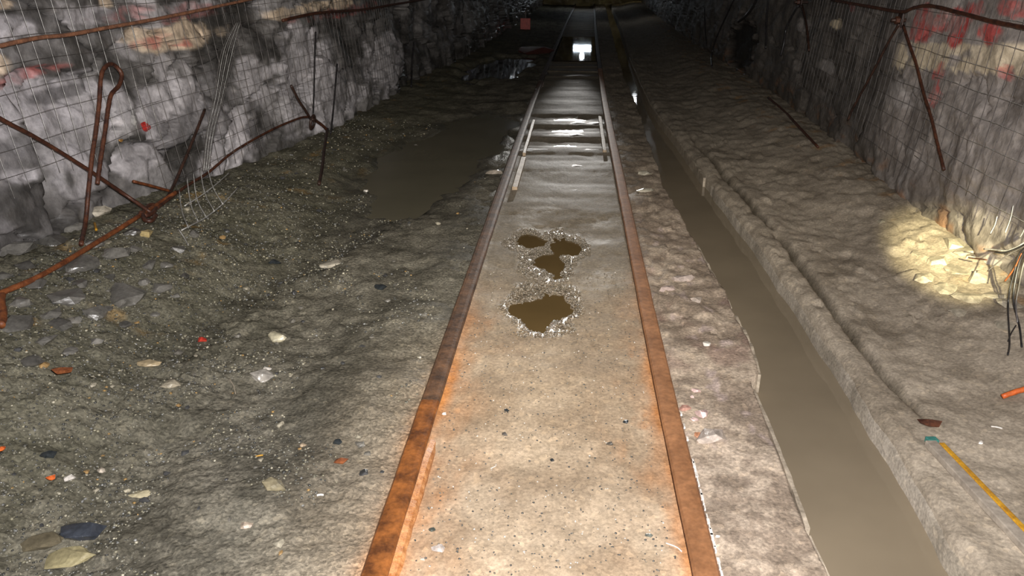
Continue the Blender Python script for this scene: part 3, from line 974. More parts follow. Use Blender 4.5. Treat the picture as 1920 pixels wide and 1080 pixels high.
# ------------------------------------------------------------------ sleepers
SL = {4.78: 'sleeper mostly buried in mud, first one showing past the puddles', 5.44: 'muddy sleeper, second one showing past the puddles',
      6.18: 'muddy sleeper with a pale edge, third past the puddles', 6.79: 'wet timber sleeper just before the nearer glinting strip of water',
      7.46: 'wet timber sleeper between the two glinting strips of water', 8.09: 'wet timber sleeper just behind the glinting strips of water'}
proto_sl = []
for v in range(3):
    V, F = [], []
    nx, prof = 15, [(-0.095, -0.10), (-0.10, -0.012), (-0.085, 0.0), (0.0, 0.004), (0.085, 0.0), (0.10, -0.012), (0.095, -0.10)]
    k = len(prof)
    for i in range(nx):
        x = -0.72 + 1.44 * i / (nx - 1)
        for j, (a_, b_) in enumerate(prof):
            V.append((x, a_ + 0.008 * float(perlin(x * 5, j * 1.7 + v * 9.0, 171)), b_ + 0.006 * float(perlin(x * 6, j * 2.3 + v * 5.0, 172))))
    for i in range(nx - 1):
        for j in range(k - 1):
            F.append((i * k + j, i * k + j + 1, (i + 1) * k + j + 1, (i + 1) * k + j))
    F += [tuple(range(k))[::-1], tuple((nx - 1) * k + j for j in range(k))]
    me_o = mesh_obj('railway_sleeper', V, F, M['timber'])
    proto_sl.append(me_o.data)
    bpy.data.objects.remove(me_o)
for i, y in enumerate(SLEEPER_Y):
    o = bpy.data.objects.new('railway_sleeper', proto_sl[i % 3])
    COL.objects.link(o)
    zt = {4.78: -0.012, 5.44: -0.009, 6.18: -0.006}.get(y, -0.004 if y < 8.5 else (-0.030 if y < 11.6 else (-0.014 if y < 14.0 else -0.018)))
    o.location = (float(track_c(y)), y, zt)
    o.rotation_euler = (0, 0, -math.atan(float(track_c(y + .1) - track_c(y - .1)) / 0.2) + random.uniform(-.012, .012))
    if y in SL:
        tag(o, SL[y], 'sleeper', 'sleepers under the track')
    else:
        tag(o, 'dark wet timber sleeper far down the track in the dark', 'sleeper', 'far sleepers under the track')

# ------------------------------------------------------------------ ditch edging: boards, kerb, far edging strip


def board(name, pts, thick, z0, z1, mat, label, jag=0.006, seed=0, cat='board'):
    P = catmull(pts, 10)
    V, F = [], []
    for i, p in enumerate(P):
        t = P[min(i + 1, len(P) - 1)] - P[max(i - 1, 0)]
        nrm = np.array([t[1], -t[0]]) / math.hypot(t[0], t[1])
        zt = z1 + jag * float(perlin(p[1] * 14, seed * 3.3, 181)) + p[2]
        th = thick * (1 + 0.3 * float(perlin(p[1] * 20, seed * 3.3 + 5, 182)))
        for sx, zz in ((-.5, z0), (-.5, zt), (.5, zt), (.5, z0)):
            V.append((p[0] + nrm[0] * sx * th, p[1] + nrm[1] * sx * th, zz))
    for i in range(len(P) - 1):
        for j in range(4):
            F.append((4 * i + j, 4 * i + (j + 1) % 4, 4 * i + 4 + (j + 1) % 4, 4 * i + 4 + j))
    F += [(0, 3, 2, 1), tuple(4 * (len(P) - 1) + j for j in range(4))]
    o = mesh_obj(name, V, F, mat)
    return tag(o, label, cat)


def dl_off(y, o, z=0.0):
    return np.array([float(ditch_l(y)) + o, y, z])


board('ditch_board', [dl_off(1.0, .008), dl_off(1.4, .010), dl_off(1.76, .008)], 0.014, -0.2, 0.022, M['board'], 'muddy edging board on the near left lip of the ditch, cut off by the frame', 0.004, 1)
board('ditch_board', [dl_off(1.785, .012), dl_off(2.0, .014), dl_off(2.28, .012), dl_off(2.56, .006)], 0.013, -0.2, 0.026, M['board'], 'thin muddy board edging the ditch, just before its notch', 0.004, 2)
board('ditch_board', [dl_off(2.66, .006), dl_off(2.85, .008), dl_off(3.05, .004), dl_off(3.2, .002)], 0.012, -0.2, 0.036, M['board'], 'pale splintered board edging the ditch, just past its notch', 0.012, 3)
board('ditch_board', [dl_off(3.32, .003), dl_off(3.6, .006), dl_off(4.2, .004)], 0.010, -0.2, 0.026, M['board'], 'pale edging board on left lip of the ditch, beside lumpy concrete', 0.010, 4)


def dr_off(y, o, z=0.0):
    return np.array([float(ditch_r(y)) + o, y, z])


board('ditch_board', [dr_off(5.75, -.008), dr_off(7, -.010), dr_off(9, -.008), dr_off(11.5, -.006), dr_off(14.5, -.006)], 0.018, -0.2, 0.030, M['board'], 'long pale edging strip on the right lip of the far ditch', 0.008, 5)

# smooth kerb between the ditch and the groove
ky = np.arange(0.6, 5.55, 0.02)
kw = np.linspace(0, 1, 9)
kx0, kx1 = ditch_r(ky) - 0.008, groove_x(ky) - 0.022 + 0.004 * fbm(ky * 5, ky * 0 + 2, 191)
V = []
KX = kx0[:, None] + (kx1 - kx0)[:, None] * kw[None, :]
KY = np.repeat(ky[:, None], 9, 1)
KZ = 0.030 + 0.010 * fbm(KX * 5, KY * 3, 192) + 0.004 * fbm(KX * 22, KY * 22, 193) - 0.020 * (np.abs(kw - 0.5) * 2)[None, :] ** 4
KX = np.hstack([KX[:, :1], KX, KX[:, -1:] + 0.006])
KY = np.hstack([KY[:, :1], KY, KY[:, -1:]])
KZ = np.hstack([np.full((len(ky), 1), -0.2), KZ, np.full((len(ky), 1), -0.04)])
kn = fbm(KX * 4, KY * 3, 194)
ka = lerp(A3([0.27, 0.235, 0.185]) + 0 * KX[..., None], A3([0.37, 0.325, 0.265]), sst(-.5, .5, kn))
kerb = mesh_obj('ditch_kerb', np.stack([KX, KY, KZ], -1).reshape(-1, 3), grid_faces(*KX.shape), M['floor'], None, True,
                {'albedo': ka.reshape(-1, 3), 'wet': np.clip(0.3 + 0.3 * kn, 0, 1).ravel(), 'relief': np.full(kn.size, 0.25)})
tag(kerb, 'smooth worn concrete kerb along the right lip of the ditch', 'kerb', None, 'structure')


# ------------------------------------------------------------------ loose stones
def ico(sub):
    bm = bmesh.new()
    bmesh.ops.create_icosphere(bm, subdivisions=sub, radius=1.0)
    V = np.array([v.co[:] for v in bm.verts])
    F = np.array([[v.index for v in f.verts] for f in bm.faces])
    bm.free()
    return V, F


ICO1, ICO2, ICO3 = ico(1), ico(2), ico(3)


def stone_geo(size, seed, base=2, angular=0.72):
    """a broken rock: the hull of a few scattered points, its faces split and roughened"""
    r = np.random.RandomState(seed)
    P_ = r.normal(size=(18, 3))
    P_ /= np.linalg.norm(P_, axis=1)[:, None]
    P_ *= r.uniform(0.82, 1.10, (18, 1))
    bm = bmesh.new()
    for p in P_:
        bm.verts.new(p)
    res = bmesh.ops.convex_hull(bm, input=bm.verts[:])
    bmesh.ops.delete(bm, geom=[g for g in res['geom_interior'] if isinstance(g, bmesh.types.BMVert)], context='VERTS')
    if base > 1:
        bmesh.ops.subdivide_edges(bm, edges=bm.edges[:], cuts=2, use_grid_fill=True)
    bmesh.ops.triangulate(bm, faces=bm.faces[:])
    bm.verts.index_update()
    V = np.array([v.co[:] for v in bm.verts])
    F = [tuple(v.index for v in f.verts) for f in bm.faces]
    bm.free()
    if base > 1:
        V = V * (1 + 0.055 * fbm(V[:, 0] * 2.5 + seed, V[:, 1] * 2.5 + V[:, 2] * 1.9, 201)[:, None])
    return V * np.array(size)[None, :], F


def stone(name, x, y, size, color, label, seed, rz=0.0, wetv=0.5, sink=0.35, group=None, z=None, cat='stone', base=2):
    V, F = stone_geo(size, seed, base)
    ca, sa = math.cos(rz), math.sin(rz)
    V = V @ np.array([[ca, sa, 0], [-sa, ca, 0], [0, 0, 1]])
    nz = fbm(V[:, 0] / size[0] * 1.5 + seed, V[:, 1] / size[1] * 1.5, 203)
    al = np.clip(np.array(color)[None, :] * (1 + 0.35 * nz[:, None]), 0.005, 0.9)
    o = mesh_obj(name, V, F, M['stone'], None, False, {'albedo': al, 'wet': np.full(len(V), wetv)})
    o.location = (x, y, (floor_z(x, y) if z is None else z) + size[2] * (1 - 2 * sink))
    return tag(o, label, cat, group)


DARK, GREY, PALE, WHITE, PINK, OCH = (0.022, 0.026, 0.028), (0.15, 0.14, 0.12), (0.36, 0.33, 0.26), (0.62, 0.58, 0.52), (0.50, 0.36, 0.33), (0.27, 0.20, 0.09)
NAMED = [  # pixel, width px, height px, colour, wet, label
    (632, 823, 20, 22, DARK, .9, 'small black stone beside the left rail, below the pale one'),
    (675, 830, 22, 20, GREY, .4, 'flat grey stone just right of the small black stone'),
    (72, 793, 34, 16, DARK, .9, 'flat black stone on the gravel near the left border'),
    (155, 990, 75, 30, (0.035, 0.04, 0.05), .95, 'large dark glossy stone at the bottom left corner'),
    (75, 1002, 60, 30, (0.10, 0.085, 0.055), .7, 'brown stone left of the large dark glossy stone'),
    (130, 1045, 75, 34, (0.27, 0.235, 0.13), .4, 'flat yellowish slab below the large dark glossy stone'),
    (518, 626, 40, 26, (0.34, 0.31, 0.22), .4, 'pale block of stone in the middle of left walkway'),
    (125, 876, 22, 12, WHITE, .3, 'small white chip on the gravel, bottom left'),
    (502, 685, 16, 20, WHITE, .3, 'upright whitish chip below the pale block of stone'),
    (490, 700, 48, 22, (0.28, 0.26, 0.23), .8, 'wet grey stone under the upright whitish chip'),
    (714, 537, 28, 12, DARK, .8, 'flat dark stone on the left walkway, level with the puddles'),
    (622, 489, 50, 14, (0.33, 0.30, 0.24), .5, 'pale flat stone at the end of the wet rut'),
    (515, 484, 26, 12, DARK, .7, 'dark stone left of the pale flat stone at the rut'),
    (275, 662, 44, 16, (0.38, 0.30, 0.18), .4, 'pale pointed sliver of stone on the left gravel bank'),
    (325, 718, 44, 14, (0.34, 0.30, 0.22), .4, 'pale flat slab below the pointed sliver of stone'),
    (265, 925, 44, 10, (0.42, 0.37, 0.24), .4, 'long pale chip right of a small rounded pale pebble'),
    (238, 915, 16, 12, (0.42, 0.38, 0.28), .4, 'small rounded pale pebble above the big dark stone'),
    (188, 872, 18, 16, (0.40, 0.35, 0.28), .4, 'small triangular pale stone right of the white chip'),
    (515, 905, 48, 26, (0.22, 0.19, 0.12), .4, 'low rounded brown stone in the left walkway'),
    (568, 828, 14, 24, (0.36, 0.28, 0.19), .4, 'small tan pebble left of the small black stone'),
    (462, 975, 24, 28, (0.32, 0.26, 0.20), .4, 'rounded beige stone near the bottom of left walkway'),
    (1305, 730, 18, 12, PINK, .5, 'pinkish pebble beside the right rail, uppermost of a cluster'),
    (1298, 741, 10, 12, PINK, .5, 'small pale pebble just below the pinkish one'),
    (1285, 763, 24, 14, (0.42, 0.24, 0.19), .6, 'reddish pink stone touching the right rail'),
    (1315, 775, 36, 18, PINK, .6, 'long pink stone right of the reddish one'),
    (1300, 787, 18, 10, PINK, .6, 'small pink chip below the long pink stone'),
    (1335, 815, 62, 34, (0.42, 0.36, 0.31), .7, 'wet rounded whitish stone beside the right rail'),
    (1312, 812, 22, 22, (0.42, 0.20, 0.11), .5, 'rust orange stone left of the wet whitish stone'),
    (1325, 645, 22, 12, WHITE, .5, 'pale stone chip on the lumpy concrete beside the ditch'),
    (1280, 520, 44, 22, (0.40, 0.33, 0.29), .6, 'pale broken lump at the edge of the ditch'),
    (1252, 540, 32, 20, (0.34, 0.27, 0.24), .6, 'broken lump of concrete beside the right rail'),
    (1310, 560, 30, 16, (0.38, 0.32, 0.27), .6, 'flat broken lump beside the ditch, below the pale one'),
    (1838, 828, 10, 14, WHITE, .3, 'small white chip on the right walkway'),
    (1210, 322, 30, 12, PALE, .6, 'pale lump between the far right rail and the ditch'),
    (1208, 356, 34, 12, PALE, .6, 'flat pale lump nearer than the other by far ditch'),
    (777, 276, 26, 7, WHITE, .9, 'glint in the silty pool put in as a white chip, left of a smaller one'),  # this and the next: white stones standing in for glints at the pool
    (799, 274, 8, 8, WHITE, .9, 'small glint in the silty pool put in as a white chip'),
    (750, 364, 16, 7, WHITE, .7, 'pale chip on the near shore of the silty pool'),
    (686, 357, 10, 7, WHITE, .7, 'small pale chip left of the silty pool shore'),
    (950, 768, 11, 9, DARK, .4, 'small dark pebble on the mud left of mid track'),
    (1175, 790, 14, 9, DARK, .4, 'dark pebble on the mud near the right rail, upper one'),
    (1143, 831, 14, 10, (0.09, 0.08, 0.065), .4, 'brownish pebble on the mud near the right rail, lower one'),
    (1035, 862, 9, 8, DARK, .4, 'tiny dark pebble on the mud right of the curved straw'),
    (945, 812, 14, 11, (0.10, 0.09, 0.08), .4, 'grey pebble on the mud above the curved straw'),
    (776, 937, 14, 10, WHITE, .4, 'pale pebble beside the rust crusted ledge of left rail'),
    (793, 1046, 12, 12, (0.55, 0.42, 0.33), .4, 'pinkish white pebble near the bottom, right of left rail'),
    (822, 1026, 30, 14, (0.45, 0.40, 0.36), .6, 'pale wet stone pair near bottom, right of left rail'),
    (833, 774, 10, 7, WHITE, .4, 'small white pebble right of the open rail joint'),
    (810, 990, 14, 12, (0.06, 0.07, 0.06), .5, 'dark greenish pebble near the bottom, right of left rail'),
    (1217, 1000, 16, 16, (0.12, 0.13, 0.11), .5, 'grey green pebble on the mud near the bottom, left of right rail'),
    (1345, 1005, 9, 11, WHITE, .4, 'small white pebble just outside the near right rail'),
    (925, 322, 36, 14, (0.30, 0.26, 0.21), .6, 'pale muddy lump left of the far left rail'),
    (190, 415, 46, 30, (0.42, 0.38, 0.30), .8, 'pale yellowish rock at the wall foot under the hairpin bar'),
    (275, 435, 30, 26, (0.36, 0.28, 0.13), .8, 'ochre rock at the wall foot under the hook'),
]
for i, (px, py, w, hh, colr, wv, lab) in enumerate(NAMED):
    p = G(px, py + hh * 0.3, 0.02)
    z = floor_z(p[0], p[1])
    p = G(px, py + hh * 0.3, z)
    dist = math.sqrt(p[0] ** 2 + p[1] ** 2 + CAM_H ** 2)
    sx = w / FPX * dist / 2
    sz = min(hh / FPX * dist / 2 * 0.9, sx * 0.55)
    stone('stone', p[0], p[1], (sx, max(sx * 0.7, sz), max(0.006, sz)), colr, lab, 300 + i, random.uniform(-.4, .4), wv, 0.3)

# rubble heaped at the foot of the left wall
RUB = [(48, 500, 50), (110, 500, 44), (175, 460, 40), (205, 520, 36), (150, 535, 40), (95, 590, 44), (255, 470, 36), (200, 580, 34), (270, 530, 30), (140, 600, 36), (40, 570, 50), (10, 520, 50), (235, 610, 30), (180, 640, 40), (310, 500, 30), (60, 680, 40), (130, 660, 36), (290, 590, 26), (345, 520, 24), (330, 555, 24), (30, 470, 90), (95, 455, 80), (150, 500, 70), (220, 480, 60), (60, 530, 70), (120, 560, 80), (230, 555, 95), (180, 590, 60), (285, 500, 60), (30, 610, 80), (330, 470, 44), (250, 440, 44),
       (70, 415, 70), (140, 430, 46), (110, 610, 55), (300, 540, 46), (360, 440, 34), (85, 640, 50)]
ORD = ['', 'second ', 'third ', 'fourth ', 'fifth ', 'sixth ', 'seventh ', 'eighth ', 'ninth ', 'tenth ', 'eleventh ', 'twelfth ', 'thirteenth ', 'fourteenth ', 'fifteenth ', 'sixteenth ', 'seventeenth ', 'eighteenth ', 'nineteenth ', 'twentieth ']


def ordinal_labels(items, marks, text):
    lab = {}
    byk = {}
    for i, (px, py, w) in enumerate(items):
        k = min(range(len(marks)), key=lambda q: math.hypot(px - marks[q][0], py - marks[q][1]))
        byk.setdefault(k, []).append((math.hypot(px - marks[k][0], py - marks[k][1]), i))
    for k, v in byk.items():
        for n_, (d_, i) in enumerate(sorted(v)):
            lab[i] = text + ', ' + ORD[n_] + 'nearest to ' + marks[k][2]
    return lab


RLAB = ordinal_labels(RUB, [(155, 455, 'the hairpin bar foot'), (280, 405, 'the hook'), (2, 580, 'the bent rod end at left border'), (204, 541, 'the bright yellow strip'), (118, 700, 'the rusty orange flake'), (350, 500, 'the curled ladder of wires')],
                      'wet left rubble rock')
for i, (px, py, w) in enumerate(RUB):
    z = 0.2
    for _ in range(8):
        p = G(px, py, z)
        z = 0.5 * z + 0.5 * floor_z(p[0], p[1])
    p = G(px, py, z)
    s = w / FPX * math.sqrt(p[0] ** 2 + p[1] ** 2 + 1.6) / 2
    tone = random.uniform(0.07, 0.17)
    s *= random.uniform(.75, 1.0)
    stone('rubble_rock', p[0], p[1], (s, s * random.uniform(.7, 1), s * random.uniform(.35, .6)), (tone, tone * .95, tone * .84), RLAB[i], 400 + i,
          random.uniform(0, 3), random.choice([.3, .6, .95]), 0.42, 'rubble at the left wall foot', cat='rock', z=z)

# countable small stones over the left walkway
cnt = 0
for i in range(900):
    if cnt >= 150:
        break
    y = 1.55 * math.exp(random.random() * 1.45)
    x = float(track_c(y)) - HALF - 0.08 - random.random() ** 0.8 * 1.75
    if float(big_r(np.array([x]), np.array([y]), LEFT_POOL)[0]) < 1.3:
        continue
    s = random.choice([0.007, 0.009, 0.011, 0.014, 0.019]) * (0.8 + 0.10 * y)
    t = random.random()
    c = (0.05, 0.05, 0.05) if t < .3 else ((0.14, 0.13, 0.11) if t < .65 else ((0.32, 0.29, 0.22) if t < .9 else (0.30, 0.19, 0.08)))
    stone('pebble', x, y, (s, s * random.uniform(.6, 1), s * random.uniform(.35, .6)), c, 'small loose pebble embedded in the gravel of the left walkway', 600 + i, random.uniform(0, 3),
          random.choice([.3, .5, .9]), 0.3, 'pebbles on the left walkway', cat='pebble', base=1)
    cnt += 1


# gravel nobody could count
def gravel(name, xs, ys, sizes, cols, wets, label, mat='stone'):
    n = len(xs)
    hz_ = floor_props(xs, ys)[0]
    BV, BF = ICO1
    r = np.random.RandomState(5)
    V = np.repeat(BV[None], n, 0) * (1 + 0.35 * (r.rand(n, len(BV), 1) - 0.5))
    V = V * sizes[:, None, None] * np.stack([np.ones(n), r.uniform(.6, 1, n), r.uniform(.4, .8, n)], -1)[:, None, :]
    an = r.rand(n) * 2 * PI
    c, s = np.cos(an)[:, None], np.sin(an)[:, None]
    X = V[:, :, 0] * c - V[:, :, 1] * s + xs[:, None]
    Y = V[:, :, 0] * s + V[:, :, 1] * c + ys[:, None]
    Z = V[:, :, 2] + (hz_ + sizes * 0.12)[:, None]
    VV = np.stack([X, Y, Z], -1).reshape(-1, 3)
    FF = (BF[None] + (np.arange(n) * len(BV))[:, None, None]).reshape(-1, 3)
    o = mesh_obj(name, VV, FF, M[mat], None, False, {'albedo': np.repeat(cols, len(BV), 0), 'wet': np.repeat(wets, len(BV))})
    return tag(o, label, 'gravel', None, 'stuff')


n = 24000
gy = 1.35 * np.exp(rng.rand(n) * 1.75)
gx = track_c(gy) - HALF - 0.05 - rng.rand(n) ** 0.75 * 1.7
keep = (rng.rand(n) < 1 - 0.75 * sst(3.4, 5.5, gy)) & (big_r(gx, gy, LEFT_POOL) > 1.15) & (fbm(gx * 2.2, gy * 2.2, 210) + 0.9 * sst(0.3, 1.5, track_c(gy) - HALF - gx) > 0.25)
gx, gy = gx[keep], gy[keep]
n = len(gx)
pal = np.array([[.05, .05, .045], [.11, .105, .085], [.17, .16, .12], [.25, .23, .16], [.40, .37, .28], [.30, .19, .07], [.2, .2, .19]])
gc = pal[rng.choice(7, n, p=[.22, .32, .26, .10, .025, .02, .055])] * rng.uniform(.8, 1.2, (n, 1))
gravel('gravel', gx, gy, rng.uniform(.0022, .0065, n) * (0.65 + 0.16 * gy), gc, rng.choice([.2, .5, .95], n), 'fine wet gravel strewn over the left walkway and bank')
n = 1500
gy = 1.4 * np.exp(rng.rand(n) * 1.0)
gx = track_c(gy) - HALF + 0.06 + rng.rand(n) * (2 * HALF - 0.12)
gc = np.array([[.06, .06, .055], [.14, .12, .09], [.5, .46, .4]])[rng.choice(3, n, p=[.55, .3, .15])]
gravel('grit', gx, gy, rng.uniform(.0015, .0045, n), gc, rng.choice([.2, .6], n), 'fine dark grit scattered on the mud between the rails')
# wet grit standing proud round the puddles: it is what sparkles
gx, gy = [], []
for p in IN_TRACK:
    q = np.stack([p[0] + (rng.rand(2600) - .5) * 4 * p[2], p[1] + (rng.rand(2600) - .5) * 4 * p[3]], 1)
    rr_ = puddle_r(q[:, 0], q[:, 1], p)
    q = q[(rr_ > 0.90) & (rr_ < 1.50)]
    gx.append(q[:, 0])
    gy.append(q[:, 1])
gx, gy = np.concatenate(gx), np.concatenate(gy)
n = len(gx)
gravel('wet_grit', gx, gy, rng.uniform(.0025, .0065, n), np.tile([[.20, .17, .13]], (n, 1)) * rng.uniform(.6, 1.3, (n, 1)), np.full(n, 1.0), 'wet sparkling grit round the rims of the puddles', 'wet_grit')

# ------------------------------------------------------------------ small litter


def stick(name, p0, p1, r, mat, label, cat, bend=0.1, seed=0, lift=0.0):
    a, b = G(*p0, 0.03), G(*p1, 0.03)
    for q in (a, b):
        q[2] = floor_z(q[0], q[1]) + r * 0.7 + lift
    m = (a + b) / 2
    L_ = np.linalg.norm(b - a)
    m[2] += r * 0.5
    m[0] += bend * L_
    o = tube(name, [a, m, b], r, mat, None, 6, 5, 0.2, seed)
    return tag(o, label, cat)


stick('orange_stick', (1872, 769), (1935, 767), 0.010, M['orange'], 'short orange painted stick on the right walkway', 'stick', 0.0, 1, 0.004)
stick('twig', (594, 929), (606, 925), 0.0035, M['white'], 'tiny bright white scrap lying below the tan pebble', 'scrap', 0.0, 2)
stick('straw', (920, 860), (930, 851), 0.0016, M['white'], 'short curved pale straw on the mud between the rails', 'straw', 0.2, 3)
stick('straw', (430, 712), (441, 733), 0.0016, M['board'], 'thin pale straw lying on the left walkway', 'straw', 0.05, 4)
stick('straw', (478, 849), (492, 846), 0.0025, M['yellow'], 'short yellow straw lying on the left walkway', 'straw', 0.05, 5)
stick('twig', (1853, 818), (1874, 822), 0.0025, M['white'], 'thin white twig behind the small white chip, right walkway', 'twig', 0.0, 6)
stick('twig', (1250, 1000), (1280, 1018), 0.0018, M['white'], 'short pale twig curled on the mud beside the right rail', 'twig', 0.15, 7)
stick('yellow_tag', (202, 532), (206, 550), 0.006, M['yellow'], 'small bright yellow strip among the wet rubble at left', 'scrap', 0.0, 8, 0.02)


def scrap(px, py, w, hh, mat, label, seed, cat='scrap'):
    z = floor_z(*G(px, py, 0.05)[:2])
    p = G(px, py, z)
    s = w / FPX * np.linalg.norm(p - np.array([0, 0, CAM_H])) / 2
    s2 = hh / FPX * np.linalg.norm(p - np.array([0, 0, CAM_H])) / 2
    m = MB()
    n_ = 7
    V = []
    rs = np.random.RandomState(seed)
    for k in range(n_):
        a_ = 2 * PI * k / n_
        V.append((math.cos(a_) * s * rs.uniform(.7, 1.1), math.sin(a_) * s2 * 1.5 * rs.uniform(.7, 1.1), rs.uniform(0.2, 1.0) * s2))
    V2 = [(v[0] * .9, v[1] * .9, v[2] - 0.004) for v in V]
    m.add(V + V2 + [(0, 0, s2 * 1.2)], [(k, (k + 1) % n_, 2 * n_) for k in range(n_)] + [(k, k + n_, (k + 1) % n_ + n_, (k + 1) % n_) for k in range(n_)] + [tuple(range(n_, 2 * n_))[::-1]])
    o = m.build(cat.replace(' ', '_'), mat)
    o.location = (p[0], p[1], z + 0.003)
    return tag(o, label, cat)


scrap(380, 641, 18, 14, M['red'], 'crumpled red scrap on the left walkway above the pale block', 1)
scrap(4, 845, 12, 10, M['orange'], 'bright orange scrap at the left border on the gravel', 2)
scrap(96, 899, 16, 9, M['orange'], 'small orange scrap near the large dark glossy stone', 3)
scrap(1740, 797, 40, 16, M['rust'], 'brown leaf of rust beyond the teal end of the lath', 6, 'flake')
scrap(640, 868, 26, 16, M['rust_orange'], 'flake of orange rust beside the near left rail', 4, 'flake')
scrap(118, 700, 40, 16, M['rust_orange'], 'rusty orange flake lying on the left gravel bank', 5, 'flake')

# yellow-edged lath lying on the right walkway
a, b = G(1742, 838, 0.05), G(1935, 1045, 0.06)
a[2], b[2] = floor_z(a[0], a[1]) + 0.014, floor_z(b[0], b[1]) + 0.014
root = thing('marker_lath', 'grey wooden lath with a yellow painted edge lying right of the ditch', 'lath', (a + b) / 2)
ax = (b - a) / np.linalg.norm(b - a)
sd = np.cross(ax, [0, 0, 1.0])
sd /= np.linalg.norm(sd)
upv = np.cross(sd, ax)
L_ = np.linalg.norm(b - a)
rt = -sd if sd[0] < 0 else sd
MB().box((a + b) / 2, (0.036, L_, 0.022), (rt, ax, upv)).build('lath_body', M['lath'], root, bevel=0.003)
tag(MB().box((a + b) / 2 + rt * 0.0255 + upv * 0.003, (0.017, L_ * 0.93, 0.022), (rt, ax, upv)).build('painted_edge', M['yellow'], root, bevel=0.003), 'yellow painted edge')
tag(MB().box(a - ax * 0.012 + rt * 0.012, (0.034, 0.026, 0.02), (rt, ax, upv)).build('painted_end', M['teal'], root, bevel=0.003), 'teal painted end')


# ------------------------------------------------------------------ left wall: rods, hooks, hairpin, pipe
def on_floor(px, py, lift):
    z = 0.15
    for _ in range(14):
        p = G(px, py, z)
        z = 0.6 * z + 0.4 * (floor_z(p[0], p[1]) + lift)
    return G(px, py, z)


def wl_path(pts, off=0.03):
    out = []
    for p in pts:
        q = WLp(p[0], p[1], p[2] if len(p) > 2 else off)
        if q[2] < floor_z(q[0], q[1]) + 0.03:
            q = on_floor(p[0], p[1], 0.035)
        out.append(q)
    return out


def wr_path(pts, off=0.03):
    out = []
    for p in pts:
        q = WRp(p[0], p[1], p[2] if len(p) > 2 else off)
        if q[2] < floor_z(q[0], q[1]) + 0.02:
            q = on_floor(p[0], p[1], 0.02)
        out.append(q)
    return out


def wall_rod(name, path, r, mat, label, cat, sides=8, seed=0, wob=0.15):
    return tag(tube(name, path, r, mat, None, sides, 8, wob, seed), label, cat)


wall_rod('tie_rod', wl_path([(-40, 192), (0, 222), (80, 265), (160, 315), (230, 362), (283, 398)], 0.06), 0.0095, M['rust'], 'rusty rod slanting down the left wall to the hook', 'rod', seed=1)
wall_rod('tie_rod', wl_path([(-30, 562), (0, 550), (70, 520), (140, 480), (205, 440), (250, 412), (300, 380, 0.09), (330, 360)], 0.10), 0.0115, M['rust_orange'], 'orange rusty rod rising from the left border to the hook', 'rod', seed=2)
wall_rod('tie_rod', wl_path([(292, 392), (345, 352), (392, 322), (440, 283), (510, 243), (560, 222), (578, 219)], 0.05), 0.0085, M['rust'], 'long thin rusty rod from the hook to the far ring', 'rod', seed=3)
wall_rod('tie_rod', wl_path([(384, 205), (362, 262), (340, 315), (318, 362), (296, 388)], 0.055), 0.009, M['rust_dark'], 'dark rod dropping down the left wall to the hook', 'rod', seed=4)
wall_rod('tie_rod', wl_path([(250, 340), (285, 349), (318, 358)], 0.05), 0.008, M['rust_orange'], 'short orange rod behind the hook on the left wall', 'rod', seed=5)
wall_rod('hook', wl_path([(262, 398), (275, 404), (288, 398), (292, 388), (286, 384), (276, 388)], 0.11) + wl_path([(268, 400), (272, 412), (284, 413), (292, 404)], 0.14), 0.0115, M['rust'], 'rusty hook where the rods on left wall meet', 'hook', seed=6)
wall_rod('tie_rod', wl_path([(5, 548), (2, 565), (6, 590), (2, 610)], 0.12), 0.014, M['rust_orange'], 'bent orange rusty rod end at the left border', 'rod', seed=7)
wall_rod('pipe', wl_path([(-60, 100), (0, 86), (70, 71), (130, 65), (200, 52), (280, 38), (360, 22), (440, 5), (520, -12)], 0.05), 0.0095, M['pipe'], 'thin rusty pipe along the upper left wall', 'pipe', seed=8)
wall_rod('pipe', wl_path([(530, 38), (600, 24), (680, 18), (740, 8), (800, -2)], 0.04), 0.012, M['rust'], 'thin rusty pipe far along the left wall', 'pipe', seed=9)
# the split hairpin bar leaning on the wall
pts = wl_path([(152, 458), (160, 420), (166, 360), (172, 300), (180, 245), (186, 195), (189, 150), (194, 130), (206, 120), (218, 125), (224, 140), (219, 160), (205, 176), (199, 200), (192, 250), (184, 300), (178, 345)], 0.075)
for i, p in enumerate(pts):
    p[0] += 0.012 if i > 9 else 0
wall_rod('hairpin_bar', pts, 0.0105, M['rust'], 'rusty hairpin bar with a looped eye leaning on left wall', 'bar', seed=10)
# far ring with its rods
root = thing('rock_bolt_ring', 'rusty ring on a rock bolt, farther along the left wall', 'ring', WLp(585, 228, 0.03))
ring = []
c0 = WLp(586, 229, 0.06)
for k in range(17):
    w_ = 2 * PI * k / 16
    ring.append(c0 + np.array([0.012 * math.sin(w_), 0.055 * math.cos(w_), 0.055 * math.sin(w_)]))
Vt, Ft = tube_geo(ring, 0.012, 6)
mesh_obj('ring', Vt, Ft, M['rust_dark'], root, True)
tube('bolt', wl_path([(585, 222, -0.12), (586, 224, 0.09)]), 0.014, M['rust_dark'], root)
wall_rod('tie_rod', wl_path([(546, 160), (560, 188), (572, 206), (583, 224)], 0.05), 0.010, M['rust_dark'], 'dark rod running from upper left into the far ring', 'rod', seed=11)
wall_rod('tie_rod', wl_path([(586, 222), (598, 230), (608, 238), (614, 245)], 0.05), 0.012, M['rust'], 'short rusty rod leaving the far ring to its right', 'rod', seed=12)
wall_rod('hanging_cable', wl_path([(592, 60), (590, 110), (589, 160), (587, 218)], 0.04), 0.007, M['cable'], 'black cable hanging straight down to the far ring', 'cable', seed=13)
wall_rod('hanging_cable', wl_path([(614, 242), (608, 280), (604, 315), (598, 345)], 0.05), 0.012, M['rust_dark'], 'dark rod hanging from the far ring to the floor', 'rod', seed=14)
